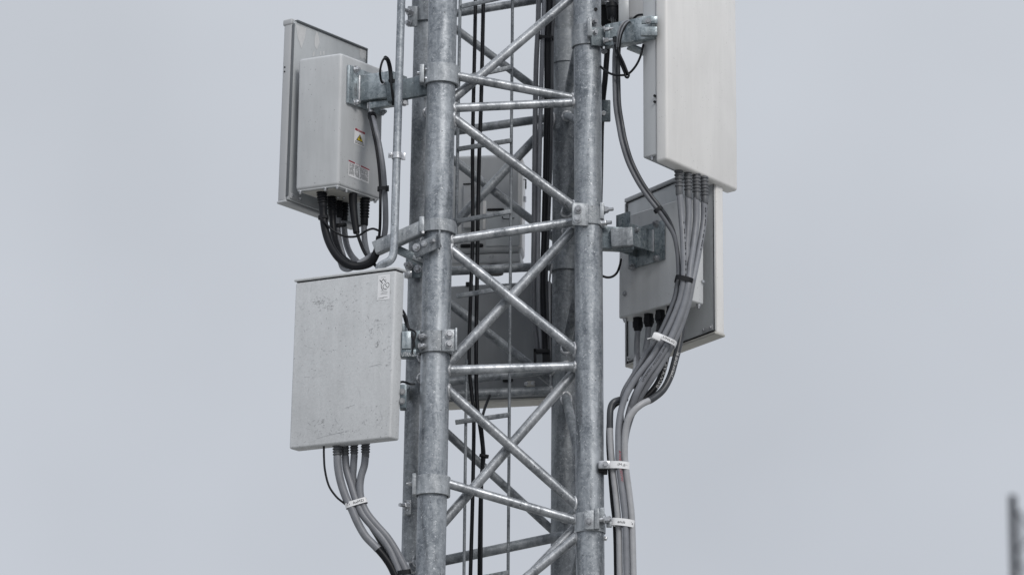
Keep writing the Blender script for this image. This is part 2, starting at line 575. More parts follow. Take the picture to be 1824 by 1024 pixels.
# ------------------------------------------------------------------ a box-shaped case seen corner-on
class Frame:
    """a: near corner, U along one face, V along the upright edge, W along the other face / depth"""
    def __init__(s, a, b, c, Y, d=None, t=None):
        s.a = P(*a, Y)
        s.U = Pz(*b, s.a.z) - s.a
        s.V = P(*c, Y) - s.a
        n = s.U.cross(s.V).normalized()
        if n.y < 0:
            n = -n
        if d is not None:
            s.W = Pz(*d, s.a.z) - s.a
        else:
            s.W = Vector((n.x, n.y, 0)).normalized() * t
        s.lu, s.lv, s.lw = s.U.length, s.V.length, s.W.length
        s.u, s.v, s.w = s.U / s.lu, s.V / s.lv, s.W / s.lw
        s.nU = s.u.cross(s.v).normalized()          # outward normal of the U face
        if s.nU.dot(s.w) > 0:
            s.nU = -s.nU
        s.nW = s.w.cross(s.v).normalized()
        if s.nW.dot(s.u) > 0:
            s.nW = -s.nW
    def pt(s, u, v, w):
        return s.a + s.u * u + s.v * v + s.w * w
    def box(s, g, u0, u1, v0, v1, w0, w1, bev=0.003, seg=2):
        c = s.pt((u0 + u1) / 2, (v0 + v1) / 2, (w0 + w1) / 2)
        return g.box(c, s.u * (u1 - u0), s.v * (v1 - v0), s.w * (w1 - w0), bev, seg)
    def faceU(s, px, py, off=0.0):
        """point of the U face under a sight line"""
        p = on_plane(px, py, s.a, s.nU)
        return p + s.nU * off
    def uv(s, px, py):
        p = on_plane(px, py, s.a, s.nU) - s.a
        uv_, uu, vv = s.u.dot(s.v), p.dot(s.u), p.dot(s.v)
        den = 1 - uv_ * uv_
        return ((uu - uv_ * vv) / den, (vv - uv_ * uu) / den)

def bolt_geo(g, p, d, r=0.010, L=0.014, washer=True, stub=0.0, tilt=0.0):
    d = d.normalized()
    if washer:
        g.cyl(p - d * 0.001, p + d * 0.003, r * 1.35, 18)
        p = p + d * 0.003
    a, b = perp(d)
    vs, fs = [], []
    ph = random.random() * 2
    prof = [(0.0, 1.0), (0.8, 1.0), (1.0, 0.86)]
    for fr, k in prof:
        for i in range(6):
            an = ph + i * math.pi / 3
            vs.append(p + d * (L * fr) + (a * math.cos(an) + b * math.sin(an)) * (r * k))
    for k in range(2):
        for i in range(6):
            j = (i + 1) % 6
            fs.append((k * 6 + i, k * 6 + j, k * 6 + 6 + j, k * 6 + 6 + i))
    fs.append(tuple(12 + i for i in range(6)))
    g.add(vs, fs)
    if stub:
        g.cyl(p + d * (L * 0.9), p + d * (L + stub), r * 0.52, 12)
    return g
def bolt(parent, p, d, r=0.010, L=0.014, washer=True, stub=0.0):
    return mesh_obj('bolt', bolt_geo(G(), p, d, r, L, washer, stub), 'bolt', parent, 30)
def ribs(g, p, q, r0, r1, n, tail=0.25):
    """ribbed boot from p to q"""
    prof = [(0, r0)]
    body = 1 - tail
    for k in range(n):
        f = k / n * body
        w = body / n
        rr = r0 + (r1 - r0) * k / n
        prof += [(f + 0.08 * w, rr * 1.0), (f + 0.22 * w, rr * 1.17), (f + 0.55 * w, rr * 1.17), (f + 0.70 * w, rr * 0.94), (f + 0.98 * w, rr * 0.94)]
    prof += [(body + 0.02, r1 * 1.0), (1 - 0.03, r1 * 0.98), (1, r1 * 0.9)]
    return g.lathe(p, q, prof, 20)
VIEWD = Vector((0, -math.cos(PITCH), -math.sin(PITCH)))     # from the tower towards the street

# ================================================================== THE SETTING
gm = ground_mat()
g = G()
nn = 48
ringr = [0, 6, 20, 60, 200, 700, 3000]
vs = [Vector((0, 0, 0))]
for r_ in ringr[1:]:
    for i in range(nn):
        a_ = 2 * math.pi * i / nn
        vs.append(Vector((r_ * math.cos(a_), r_ * math.sin(a_), 0)))
fs = [(0, 1 + i, 1 + (i + 1) % nn) for i in range(nn)]
for k in range(len(ringr) - 2):
    for i in range(nn):
        j = (i + 1) % nn
        fs.append((1 + k * nn + i, 1 + (k + 1) * nn + i, 1 + (k + 1) * nn + j, 1 + k * nn + j))
g.add(vs, fs)
gr = mesh_obj('ground', g, gm)
gr['kind'] = 'structure'

# ================================================================== THE TOWER
LEGS = {'FL': (789.0, 767.0, 0.0, 0.0558), 'FR': (1046.0, 1051.5, 0.08, 0.0542),
        'BL': (762.0, 738.5, 0.50, 0.0535), 'BR': (1009.5, 1005.5, 0.58, 0.0545)}
def leg_pt(k, py):
    x0, x1, Y, r = LEGS[k]
    return P(x0 + (x1 - x0) * py / 1024, py, Y)
def leg_ax(k):
    return (leg_pt(k, 0) - leg_pt(k, 1024)).normalized()
tower = thing('lattice_tower', 'galvanised steel lattice tower of four round legs and welded tube bracing', 'tower',
              (0, 0.3, 0))
for k, (x0, x1, Y, r) in LEGS.items():
    p, q = leg_pt(k, 0), leg_pt(k, 1024)
    ax = leg_ax(k)
    g = G()
    bot = q - ax * (q.z / ax.z)
    n_ = 60
    top = p + ax * 1.6
    g.lathe(bot, top, [(i / n_, r) for i in range(n_ + 1)], 48)
    g.lathe(bot, bot + ax * 0.03, [(0, 0.15), (1, 0.15)], 24)
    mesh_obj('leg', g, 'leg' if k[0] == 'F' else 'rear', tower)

def hit_leg(p, d, k):
    """distance along d from p to the surface of leg k (None if it passes by)"""
    o, ax, R_ = leg_pt(k, 512), leg_ax(k), LEGS[k][3]
    w = p - o
    w = w - ax * w.dot(ax)
    e_ = d - ax * d.dot(ax)
    A, B, C_ = e_.dot(e_), 2 * w.dot(e_), w.dot(w) - R_ * R_
    disc = B * B - 4 * A * C_
    if disc < 0 or A < 1e-9:
        return None
    return (-B - math.sqrt(disc)) / (2 * A)
def weld(p, d, r, parent, seed, k):
    """bead where a brace (axis through p, running into the leg along d) meets leg k"""
    t0 = hit_leg(p, d, k)
    if t0 is None:
        return None
    a, b = perp(d)
    n_, m_ = 30, 7
    vs, fs = [], []
    for i in range(n_):
        an = 2 * math.pi * i / n_
        o = a * math.cos(an) + b * math.sin(an)
        t = hit_leg(p + o * r * 1.02, d, k)
        if t is None or abs(t - t0) > 3.2 * r:
            t = t0 + max(-2.2 * r, min(2.2 * r, (t - t0) if t is not None else 2.0 * r))
        wob = noise.noise(Vector((math.cos(an) * 2.2, math.sin(an) * 2.2, seed * 3.1)))
        wb2 = noise.noise(Vector((math.cos(an) * 6.0, math.sin(an) * 6.0, seed * 1.7)))
        rr = 0.0052 + 0.0026 * wob + 0.0012 * wb2
        c = p + o * (r + 0.0005) + d * (t - 0.001 - 0.003 * wob)
        for j in range(m_):
            bn = 2 * math.pi * j / m_
            vs.append(c + o * (math.cos(bn) * rr) + d * (math.sin(bn) * rr * 1.35))
    for i in range(n_):
        for j in range(m_):
            i2, j2 = (i + 1) % n_, (j + 1) % m_
            fs.append((i * m_ + j, i2 * m_ + j, i2 * m_ + j2, i * m_ + j2))
    return mesh_obj('weld', G().add(vs, fs), 'weld', parent, 80)
_seed = [0]
def brace(name, p0, Y0, p1, Y1, w, mat='brace', ext=14, welds=(True, True)):
    a, b = P(*p0, Y0), P(*p1, Y1)
    d = (b - a).normalized()
    r = w * M / 2
    e0 = ext if isinstance(ext, (int, float)) else ext[0]
    e1 = ext if isinstance(ext, (int, float)) else ext[1]
    A, B = a - d * (e0 * M), b + d * (e1 * M)
    n_ = 14
    o = mesh_obj(name, G().lathe(A, B, [(i / n_, r) for i in range(n_ + 1)], 24), mat, tower)
    mid = (a + b) / 2
    sd_ = 'B' if mid.y > 0.3 else 'F'
    for flag, dd, k in ((welds[0], -d, sd_ + 'L'), (welds[1], d, sd_ + 'R')):
        if flag:
            _seed[0] += 1
            weld(mid, dd, r, o, _seed[0], k)
    return o
F0, F1 = 0.0, 0.08
H, D = 'horizontal_brace', 'diagonal_brace'
# near face
brace(D, (812, 172.5), F0 + .045, (1017, -2.5), F1 + .045, 17)
brace(D, (820, 137), F0, (1014, 174), F1 + .01, 16.5)
brace(H, (815, 192.5), F0, (1022, 183), F1, 16)
brace(D, (811, 213), F0, (1020, 368), F1, 18)
brace(H, (810, 426.5), F0, (1018, 396), F1, 17)
brace(D, (801, 645), F0 + .045, (1021, 410), F1 + .045, 18)
brace(D, (807.5, 448), F0, (1022, 621), F1, 18)
brace(H, (803, 659), F0, (1023, 652.5), F1, 17)
brace(D, (797, 922), F0 + .045, (1022, 664), F1 + .045, 18)
brace(D, (799, 696), F0, (1026, 898), F1, 18)
brace(D, (805, 863), F0, (1027, 927.5), F1, 16.5)
brace(D, (800, 1176), F0 + .045, (1024, 940), F1 + .045, 17)
brace(D, (790, 1150), F0, (1027, 955), F1, 17.5)
brace(D, (818, -30), F0, (1018, -165), F1, 17)
brace(H, (818, -40), F0, (1020, -50), F1, 17)
# far face
B0, B1 = 0.50, 0.58
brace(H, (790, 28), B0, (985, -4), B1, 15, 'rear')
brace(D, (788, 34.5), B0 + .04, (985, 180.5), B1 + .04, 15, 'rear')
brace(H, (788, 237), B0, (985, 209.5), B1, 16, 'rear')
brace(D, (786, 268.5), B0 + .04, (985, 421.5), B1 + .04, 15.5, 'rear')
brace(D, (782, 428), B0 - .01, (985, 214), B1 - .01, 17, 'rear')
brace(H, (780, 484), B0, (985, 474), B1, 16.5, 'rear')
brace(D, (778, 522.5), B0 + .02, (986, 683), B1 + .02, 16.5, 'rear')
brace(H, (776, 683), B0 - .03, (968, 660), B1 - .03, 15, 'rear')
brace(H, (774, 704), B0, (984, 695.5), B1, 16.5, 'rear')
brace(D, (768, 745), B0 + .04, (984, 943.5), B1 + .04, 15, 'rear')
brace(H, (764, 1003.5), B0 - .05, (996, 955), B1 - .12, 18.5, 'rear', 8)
# side faces, seen almost end-on
def side(fk, bk, yf, yb, w=14, mat='rear', df=0):
    pf, pb = leg_pt(fk, yf), leg_pt(bk, yb)
    r = w * M / 2
    d = (pb - pf).normalized()
    o = mesh_obj(D, G().lathe(pf + Vector((df * M, 0, 0)), pb + Vector((df * M, 0, 0)), [(i / 10, r) for i in range(11)], 20), mat, tower)
    _seed[0] += 1
    weld((pf + pb) / 2 + Vector((df * M, 0, 0)), d, r, o, _seed[0], bk)
for yf, yb in ((18, 195), (222, 205), (232, 395), (420, 412), (445, 640), (665, 650), (880, 690), (900, 925), (925, 1120)):
    side('FR', 'BR', yf, yb, 17 if abs(yf - yb) > 60 else 15, df=-3)
for yf, yb in ((-30, 190), (205, 200), (215, 440), (455, 425), (470, 655), (690, 672), (700, 880), (875, 1010), (1010, 1000)):
    side('FL', 'BL', yf, yb, 15, df=2)

# tower sleeves (leg joints) that are welded on the far legs
def sleeve_geo(k, y0, y1, dr, n=48):
    a, b = leg_pt(k, y0), leg_pt(k, y1)
    r = LEGS[k][3]
    L = (b - a).length
    gap = r + min(0.0045, dr * 0.5)
    return G().lathe(a, b, [(0.4, gap), (1, gap), (1, r + dr), (1 - 0.0012 / L, r + dr + 0.001), (0.0012 / L, r + dr + 0.001), (0, r + dr), (0, gap), (0.4, gap)], n, False)
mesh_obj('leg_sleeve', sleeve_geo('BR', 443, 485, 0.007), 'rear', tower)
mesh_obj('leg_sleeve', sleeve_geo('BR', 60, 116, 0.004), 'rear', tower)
g = G()
hp = leg_pt('FR', 24) + Vector((0.020, 0, 0))
g.cyl(hp + Vector((0.012, -0.0478, 0)), hp + Vector((0.012, -0.0440, 0)), 0.0075, 16)
mesh_obj('bolt_hole', g, 'black', tower)

# ------------------------------------------------------------------ pipe clamps on the near left leg
def clamp(name, label, cat, k, y0, y1, dr=0.010, mat='collar', group=None):
    t = thing(name, label, cat, leg_pt(k, (y0 + y1) / 2), group)
    mesh_obj('collar', sleeve_geo(k, y0, y1, dr), mat, t)
    return t
X = Vector((1, 0, 0))
def flange(t, px0, px1, py0, py1, Y, th=0.012, mat='collar', yaw=0, name='flange'):
    a = P((px0 + px1) / 2, (py0 + py1) / 2, Y)
    w = abs(px1 - px0) * M
    h = abs(py1 - py0) * M / math.cos(PITCH)
    u = Vector((math.cos(R(yaw)), math.sin(R(yaw)), 0))
    return mesh_obj(name, G().box(a, u * w, Z * h, Vector((-u.y, u.x, 0)) * th, 0.0025), mat, t)

# lowest collar on the near left leg
t = clamp('pipe_clamp', 'plain bolted collar on the near left leg below the worn cabinet', 'pipe clamp', 'FL', 850, 884, 0.011)
flange(t, 734.5, 741.5, 845, 882, -0.005, 0.05)
bolt(t, P(734.5, 861, -0.005), -X, 0.008, 0.012, True, 0.008)
bolt(t, P(742, 853, -0.026), X, 0.006, 0.010, False)
bolt(t, P(742, 868, -0.026), X, 0.006, 0.010, False)
t = thing('stud_clamp', 'small bolted lug with a threaded stud on the far left leg near the photo bottom', 'clamp', P(724, 903, 0.46))
mesh_obj('lug', G().box(P(726, 904, 0.44), X * 0.028, Z * 0.058, Vector((0, 0.03, 0)), 0.003), 'collar', t)
bolt(t, P(726, 901, 0.424), Vector((-0.75, -0.66, 0)), 0.0135, 0.016, True, 0.022)

# ------------------------------------------------------------------ LEFT TOP: panel antenna and radio unit
A1 = Frame((526, 33), (655, 86), (514, 357), 0.13, d=(506, 38))
t = thing('panel_antenna', 'grey panel antenna seen from behind at the top left of the tower', 'antenna', A1.pt(A1.lu / 2, A1.lv, A1.lw / 2))
lu, lv, lw = A1.lu, A1.lv, A1.lw
mesh_obj('radome', A1.box(G(), -0.002, lu, 0.0, lv, 0.014, lw, 0.010, 3), 'edge', t)
g = A1.box(G(), 0.002, lu - 0.002, 0.010, lv - 0.006, 0.0035, 0.0135, 0.002)
mesh_obj('back_tray', g, 'tray', t)
g = A1.box(G(), 0.012, lu, 0.002, 0.011, -0.003, 0.013, 0.003)
A1.box(g, lu - 0.006, lu + 0.001, 0.003, lv, -0.001, 0.0135, 0.0015)
mesh_obj('tray_lip', g, 'lip', t)
mesh_obj('seal_strip', A1.box(G(), -0.0012, 0.0018, 0.02, lv - .02, 0.002, 0.0138, 0.001), 'lip', t)
mesh_obj('end_cap', A1.box(G(), -0.005, lu + 0.003, -0.004, 0.022, 0.015, lw + 0.003, 0.006, 3), 'edge', t)
mesh_obj('end_cap', A1.box(G(), -0.003, lu + 0.002, lv - 0.006, lv + 0.005, 0.013, lw + 0.001, 0.004, 3), 'edge', t)
g = A1.box(G(), 0.01, 0.075, lv - 0.034, lv - 0.012, -0.0015, 0.003, 0.001)
mesh_obj('corner_clip', g, 'edge', t)
for u_ in (0.02, 0.066):
    bolt(t, A1.pt(u_, lv - 0.022, -0.0015), A1.nU, 0.005, 0.006, False)
for v_ in (0.194, 0.212):
    mesh_obj('rivet', G().cyl(A1.pt(-0.0015, v_, lw * .75), A1.pt(-0.0035, v_, lw * .75), 0.0035, 12), 'ink', t)

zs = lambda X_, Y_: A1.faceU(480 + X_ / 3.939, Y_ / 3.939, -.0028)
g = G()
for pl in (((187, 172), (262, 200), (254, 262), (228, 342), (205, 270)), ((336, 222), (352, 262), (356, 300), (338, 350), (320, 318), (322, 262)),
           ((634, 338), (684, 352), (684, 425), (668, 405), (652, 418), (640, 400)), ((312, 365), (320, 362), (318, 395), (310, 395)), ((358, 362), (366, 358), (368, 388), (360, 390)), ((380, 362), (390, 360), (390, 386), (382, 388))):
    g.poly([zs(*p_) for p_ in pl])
mesh_obj('painted_light_patches', g, 'stain_or_light', t)['kind'] = 'stuff'  # pale polygons paint bright patches of light onto the back tray

R1 = Frame((608, 94), (684, 123.5), (602.5, 329), 0.03, d=(531.5, 105))
t = thing('radio_unit', 'grey remote radio unit with warning stickers bolted behind the top left antenna', 'radio unit', R1.pt(R1.lu / 2, R1.lv, R1.lw / 2))
radio1 = t
lu, lv, lw = R1.lu, R1.lv, R1.lw
mesh_obj('body', R1.box(G(), 0, lu, 0, lv, 0, lw, 0.012, 4), 'radio', t)
mesh_obj('base_plate', R1.box(G(), 0.006, lu - 0.006, lv - 0.002, lv + 0.004, 0.006, lw - 0.006, 0.002, 2), 'radio', t)
mesh_obj('gland_plate', R1.box(G(), 0.02, lu - 0.035, lv + 0.0042, lv + 0.008, 0.03, lw - 0.02, 0.002), 'beige', t)
zb = lambda fr, u, v, w: fr.pt(u, v, w)
for (u_, w_) in ((0.012, 0.012), (0.014, lw * .35), (0.012, lw - 0.015), (lu * .25, 0.012), (lu * .93, 0.014), (lu * .5, lw * .5), (lu * .55, lw * .42)):
    bolt(t, R1.pt(u_, lv + 0.004, w_), Vector((0, 0, -1)), 0.006, 0.008, True)
for v_ in (0.14, 0.17, lv * .74):
    mesh_obj('rear_clip', R1.box(G(), 0.04, 0.07, v_, v_ + 0.025, lw - 0.001, lw + 0.02, 0.003), 'black', t)
mesh_obj('mount_rail', R1.box(G(), 0.06, lu - 0.05, 0.1, 0.13, lw, lw + 0.035, 0.003), 'zinc', t)
mesh_obj('mount_rail', R1.box(G(), 0.06, lu - 0.05, lv - 0.14, lv - 0.11, lw, lw + 0.035, 0.003), 'zinc', t)
# warning sticker: white with a dark red head and a yellow triangle
def quadU(fr, pxs, off):
    return [fr.faceU(x, y, off) for x, y in pxs]
q = quadU(R1, [(631.2, 227.0), (650.2, 236.5), (648.6, 263.5), (630.0, 255.5)], 0.0012)
n1 = R1.nU
wl = mesh_obj('warning_label', G().poly(q), 'white', t)
def bil(q, s, v, n, off):
    return (q[0].lerp(q[1], s)).lerp(q[3].lerp(q[2], s), v) + n * off
hd = G().poly([bil(q, s, v, n1, .0008) for s, v in ((0.05, 0.02), (.97, 0.02), (.97, .15), (.05, .15))])
mesh_obj('red_head', hd, 'red', wl)
g = flat_text(G(), 'CAUTION', bil(q, .25, .13, n1, .0014), q[1].lerp(q[0], .5) - q[0], (q[0] - q[3]) * .08)
mesh_obj('lettering', g, 'offw', wl)
tri = lambda k, off: G().poly([bil(q, .52, .55 - .27 * k, n1, off), bil(q, .52 + .34 * k, .55 + .19 * k, n1, off), bil(q, .52 - .34 * k, .55 + .19 * k, n1, off)])
mesh_obj('triangle', tri(1.0, .0008), 'ink', wl)
mesh_obj('triangle', tri(.76, .0014), 'yellow', wl)
g = G().poly([bil(q, s, v, n1, .002) for s, v in ((.50, .42), (.60, .45), (.56, .53), (.63, .55), (.50, .69), (.52, .58), (.44, .56))])
mesh_obj('symbol', g, 'ink', wl)
g = G()
for v_ in (.81, .89):
    s_ = .1
    while s_ < .9:
        d_ = random.uniform(.05, .13)
        g.poly([bil(q, s_, v_, n1, .001), bil(q, min(.94, s_ + d_), v_, n1, .001), bil(q, min(.94, s_ + d_), v_ + .035, n1, .001), bil(q, s_, v_ + .035, n1, .001)])
        s_ += d_ + .025
mesh_obj('print', g, 'ink', wl)
q2 = quadU(R1, [(620.6, 285.0), (657.2, 302.0), (656.2, 327.5), (619.8, 313.0)], 0.0012)
sl = mesh_obj('instruction_label', G().poly(q2), 'white', t)
for s0_, s1_ in ((0, .30), (.58, 1)):
    mesh_obj('red_head', G().poly([bil(q2, s, v, n1, .0008) for s, v in ((s0_, 0), (s1_, 0), (s1_, .085), (s0_, .085))]), 'red', sl)
g = flat_text(G(), 'NOTE', bil(q2, .34, .085, n1, .0012), (q2[1] - q2[0]) * .2, (q2[0] - q2[3]) * .075)
mesh_obj('lettering', g, 'red', sl)
g = G()
for row in range(13):
    v_ = .15 + row * .058
    for c0, c1 in ((.04, .28), (.31, .52), (.56, .96)):
        s_ = c0
        while s_ < c1 - .02:
            d_ = random.uniform(.015, .05)
            e1 = min(c1, s_ + d_)
            if random.random() < .88:
                g.poly([bil(q2, s_, v_, n1, .001), bil(q2, e1, v_, n1, .001), bil(q2, e1, v_ + .03, n1, .001), bil(q2, s_, v_ + .03, n1, .001)])
            s_ += d_ + .012
mesh_obj('print', g, 'gink', sl)

# mounting bracket from that radio to the upper collar
t = thing('mounting_bracket', 'zinc bracket with square plate holding the upper left radio unit to the leg', 'bracket', leg_pt('FL', 131))
mesh_obj('collar', sleeve_geo('FL', 120, 153, 0.012), 'collar', t)
flange(t, 747.5, 756, 117, 150, -0.012, 0.045)
bolt(t, P(747.5, 131, -0.01), -X, 0.007, 0.010, False)
bolt(t, P(757, 124, -0.036), X, 0.006, 0.011, False)
bolt(t, P(757, 140, -0.036), X, 0.006, 0.011, False)
u0, v0 = R1.uv(617, 116)
u1, v1 = R1.uv(678, 212)
mesh_obj('plate', R1.box(G(), u0, u1, v0, v0 + 0.155, -0.013, -0.001, 0.003), 'zinc', t)
for px, py in ((629, 125.5), (629, 183.5), (675.5, 201)):
    bolt(t, R1.faceU(px, py, 0.013), R1.nU, 0.011, 0.013, True, 0.006)
us, vs_ = R1.uv(634, 133)
_, ve = R1.uv(634, 184)
g = R1.box(G(), us, us + 0.10, vs_ + .004, ve - .006, -0.155, -0.013, 0.004)
mesh_obj('arm_stub', g, 'zinc', t)
mesh_obj('weld', R1.box(G(), us - .004, us + .004, vs_ + .004, ve - .006, -0.020, -0.0125, 0.003), 'weld', t)
g = R1.box(G(), us - .018, us - .008, vs_ + .02, vs_ + .06, -0.0145, -0.0125, 0.001)
mesh_obj('stamp_mark', flat_text(G(), 'H8', R1.pt(us - .026, ve - .02, -.0137), R1.u * .016, -R1.v * .055), 'gink', t)
pa = R1.pt(us + 0.055, vs_ + .03, -0.145)
g = G().bar(P(688, 166, 0.05), P(764, 152, 0.035), 0.080, 0.026, 0.003)
mesh_obj('arm', g, 'dzinc', t)
mesh_obj('arm', G().bar(P(660, 190, 0.10), P(726, 180, 0.07), 0.026, 0.03, 0.002), 'zinc', t)
mesh_obj('bolt', bolt_geo(G(), P(720, 184, 0.05), Vector((0.3, -1, -.1)), 0.010, 0.012), 'bolt', t)
gp = R1.pt(us - .0005, vs_ + .048, -0.118)
mesh_obj('grommet', G().band(gp, R1.w, R1.nW, R1.v, 0.0105, 0.0105, 0.006, 0.004), 'bolt', t)
stem = P(660, 183, R1.pt(us + .05, 0, -.09).y)
g = G().cyl(stem, P(660.5, 200, stem.y), 0.011, 18)
g.cyl(P(655, 184, stem.y), P(655, 194, stem.y), 0.004, 10)
mesh_obj('cable_entry', g, 'bolt', t)

# earth lead looped through the stub
lp = [gp - R1.nW * .01, gp + R1.nW * .012, P(677, 128, -.02), P(681, 110, -.02), P(687, 104, .0), P(693, 112, .03), P(696, 130, .04), P(697, 150, .02), P(699, 170, .02), P(702, 186, .03)]
g = G().tube(spline(lp), 0.0045, 10)
t = thing('earth_lead', 'black lead looping out of the grommet in the upper left bracket stub', 'cable', lp[4])
mesh_obj('lead', g, 'bcable', t)
g = G().tube(spline([P(686, 103, .01), P(691, 108, .03), P(695, 124, .045), P(697, 148, .045), P(700, 172, .04), P(702, 188, .05)]), 0.0085, 10)
mesh_obj('sleeve', g, 'rubber', t)
mesh_obj('sleeve', G().band(P(699, 146, .045), X, Z, Vector((0, -1, 0)), 0.016, 0.014, 0.014, 0.003), 'rubber', t)

# ------------------------------------------------------------------ cables
def f_at(path, py):
    L = [0.0]
    for a, b in zip(path, path[1:]):
        L.append(L[-1] + (b - a).length)
    best = min(range(len(path)), key=lambda i: abs(512 - (path[i] - CAM).dot(UPV) / (path[i] - CAM).dot(FWD) / K - py))
    return L[best] / L[-1]
def cable(name, label, pts, r, mat, group=None, boot=None, sleeves=(), prints=(), cat='cable', raw=None):
    path = raw if raw is not None else path_px(pts)
    rr = r * M
    if not boot and not sleeves and not prints:
        return tag(mesh_obj(name, G().tube(path, rr, 14), mat), label, cat, group), path
    t = thing(name, label, cat, path[0], group)
    mesh_obj('jacket', G().tube(path, rr, 16), mat, t, 60)
    if boot:
        p, q, r0, r1, n_, bm = boot
        mesh_obj('boot', ribs(G(), p, q, r0 * M, r1 * M, n_), bm, t, 50)
    for f0, f1, k, m_ in sleeves:
        mesh_obj('sleeve', G().tube(cut(path, f0, f1), rr * k, 16), m_, t, 60)
    for txt, f0, f1, hf, sd_, m_ in prints:
        mesh_obj('lettering', path_text(G(), txt, path, f_at(path, f0), f_at(path, f1), rr * 1.06, hf, sd_), m_, t)
    return t, path
def tie(label, px, py, Y, a, b, ang, h=6, mat='rubber', tail=None, cat='cable tie'):
    """strap round a bundle; ang = tilt of the strap in the picture plane"""
    c = P(px, py, Y)
    x = Vector((math.cos(R(ang)), 0, math.sin(R(ang))))
    ax = Vector((-math.sin(R(ang)), 0, math.cos(R(ang))))
    fr = Vector((0, -1, 0))
    g = G().band(c, x, ax, fr, a * M, b * M, h * M, 0.003, sq=0.6)
    if tail:
        g.box(c + x * (tail * a * M) + fr * (b * M * .5), x * (6 * M), ax * (h * 1.5 * M), fr * (6 * M), 0.001)
    return tag(mesh_obj('cable_tie', g, mat), label, cat), (c, x, ax, fr)

zb1 = R1.pt(0, R1.lv + 0.004, 0).z
def boot_from(px, py, z, px2, py2):
    p = Pz(px, py, z)
    return p + Vector((0, 0, .002)), P(px2, py2, p.y)
p, q = boot_from(573, 341.5, zb1, 575.5, 371)
ya = q.y
cable('jumper_cable', 'thick black jumper from the leftmost boot under the upper left radio, sweeping in a loop', [(575.2, 364, ya), (576, 385, ya), (580, 412, ya - .01), (588.5, 437, ya - .03), (603, 459, ya - .05), (622, 472.5, ya - .06), (642, 474, ya - .06), (660, 468, ya - .07), (668, 456, .03), (674, 440, .05), (677, 422, .05)], 7.2, 'bcable', boot=(p, q, 8.6, 7.6, 5, 'rubber'))
p, q = boot_from(590, 349.5, zb1, 592, 384)
cable('jumper_cable', 'black jumper from the second boot, pressed inside the big black loop', [(592, 375, q.y), (593, 400, q.y), (596, 425, q.y - .02), (604, 449, q.y - .06), (612, 461, q.y - .09), (628, 471, q.y - .12), (648, 472.5, ya - .03)], 6.4, 'bcable', boot=(p, q, 8.2, 7.2, 5, 'rubber'))
p, q = boot_from(603, 357, zb1, 604, 389)
cable('jumper_cable', 'grey jumper left of two hanging from the hindmost boots of the upper left radio', [(603, 380, q.y), (601.5, 405, q.y), (604, 430, q.y - .02), (610, 453, q.y - .05), (614, 468, q.y + .0), (612, 476, q.y + .02)], 5.6, 'gcable', boot=(p, q, 7.2, 6.4, 5, 'rubber'))
p, q = boot_from(613, 361, zb1, 612.5, 394)
cable('jumper_cable', 'grey jumper right of two hanging from the hindmost boots of the upper left radio', [(612.5, 385, q.y), (613.5, 412, q.y), (617.5, 436, q.y - .03), (626, 455, q.y - .07), (640, 470, q.y - .1)], 5.6, 'gcable', boot=(p, q, 7.6, 7.0, 5, 'rubber'))
cable('jumper_cable', 'grey cable lying along the bottom of the upper left cable loop', [(606, 466, .08), (611, 477, .08), (622, 479, .06), (640, 469, .06), (658, 458, .06), (675, 446, .06), (682, 430, .06), (686.5, 405, .04), (686.5, 370, .02), (685, 338, .02), (682, 300, .01), (676, 262, .01), (669, 232, .02), (663, 208, stem.y), (660.5, 196, stem.y)], 5.2, 'gcable', sleeves=((0.952, 0.975, 1.5, 'rubber'),))
cable('jumper_cable', 'black cable strapped beside the grey one right of the upper left radio', [(657.5, 203, stem.y), (663, 228, .0), (670, 262, -.01), (675, 300, -.01), (677.5, 338, -.005), (677.5, 370, -.005), (677, 400, .03), (675, 425, .05), (672, 440, .05), (668, 449, .05)], 2.6, 'bcable')
p, q = boot_from(629, 345, zb1, 635, 415)
q = P(635, 415, p.y - .02)
t, _ = cable('sensor_cable', 'thin black cable with a long flat black sleeve below the upper left radio', [(634.5, 408, q.y), (639, 424, q.y - .01), (647, 445, q.y - .03), (655, 458, q.y - .05), (664, 468, q.y - .07), (671, 475, q.y - .08)], 3.0, 'bcable')
t.name = 'sensor_cable'
g = G().tube(spline([p, P(629, 365, p.y), P(631.5, 390, p.y - .01), q]), lambda f: (8.0 - 2.0 * f) * M, 12)
tag(mesh_obj('cable_shroud', g, 'rubber'), 'long tapering black shroud hanging under the middle of the upper left radio', 'shroud')
p, q = boot_from(650, 353.5, zb1, 649, 402)
cable('jumper_cable', 'grey jumper from the rightmost ribbed boot under the upper left radio', [(649, 395, q.y), (648.5, 412, q.y), (650, 432, q.y - .02), (654, 450, q.y - .05), (659, 464, q.y - .08)], 5.4, 'gcable', boot=(p, q, 8.3, 6.9, 7, 'rubber'))
cable('drip_lead', 'thin black lead tied between the left black jumper and the right cable strand', [(570, 388, ya - .02), (577, 394, ya - .025), (590, 408, ya - .03), (606, 418, ya - .03), (622, 422, ya - .03), (638, 420, ya - .04), (652, 411.5, ya - .05), (664, 407.5, -.02), (675, 411, -.02)], 2.0, 'bcable')
tie('black cable tie round the left black jumper below its boot', 576, 388, ya, 9.5, 9, 0, 5)
tie('dark cable tie joining the two grey jumpers under the upper left radio', 608, 401, P(612.5, 394, q.y).y, 10, 7, 3, 4)
tie('black cable tie round the grey and black strand right of the instruction label', 681.5, 337, .005, 9.5, 8, 0, 6.5, tail=.9)

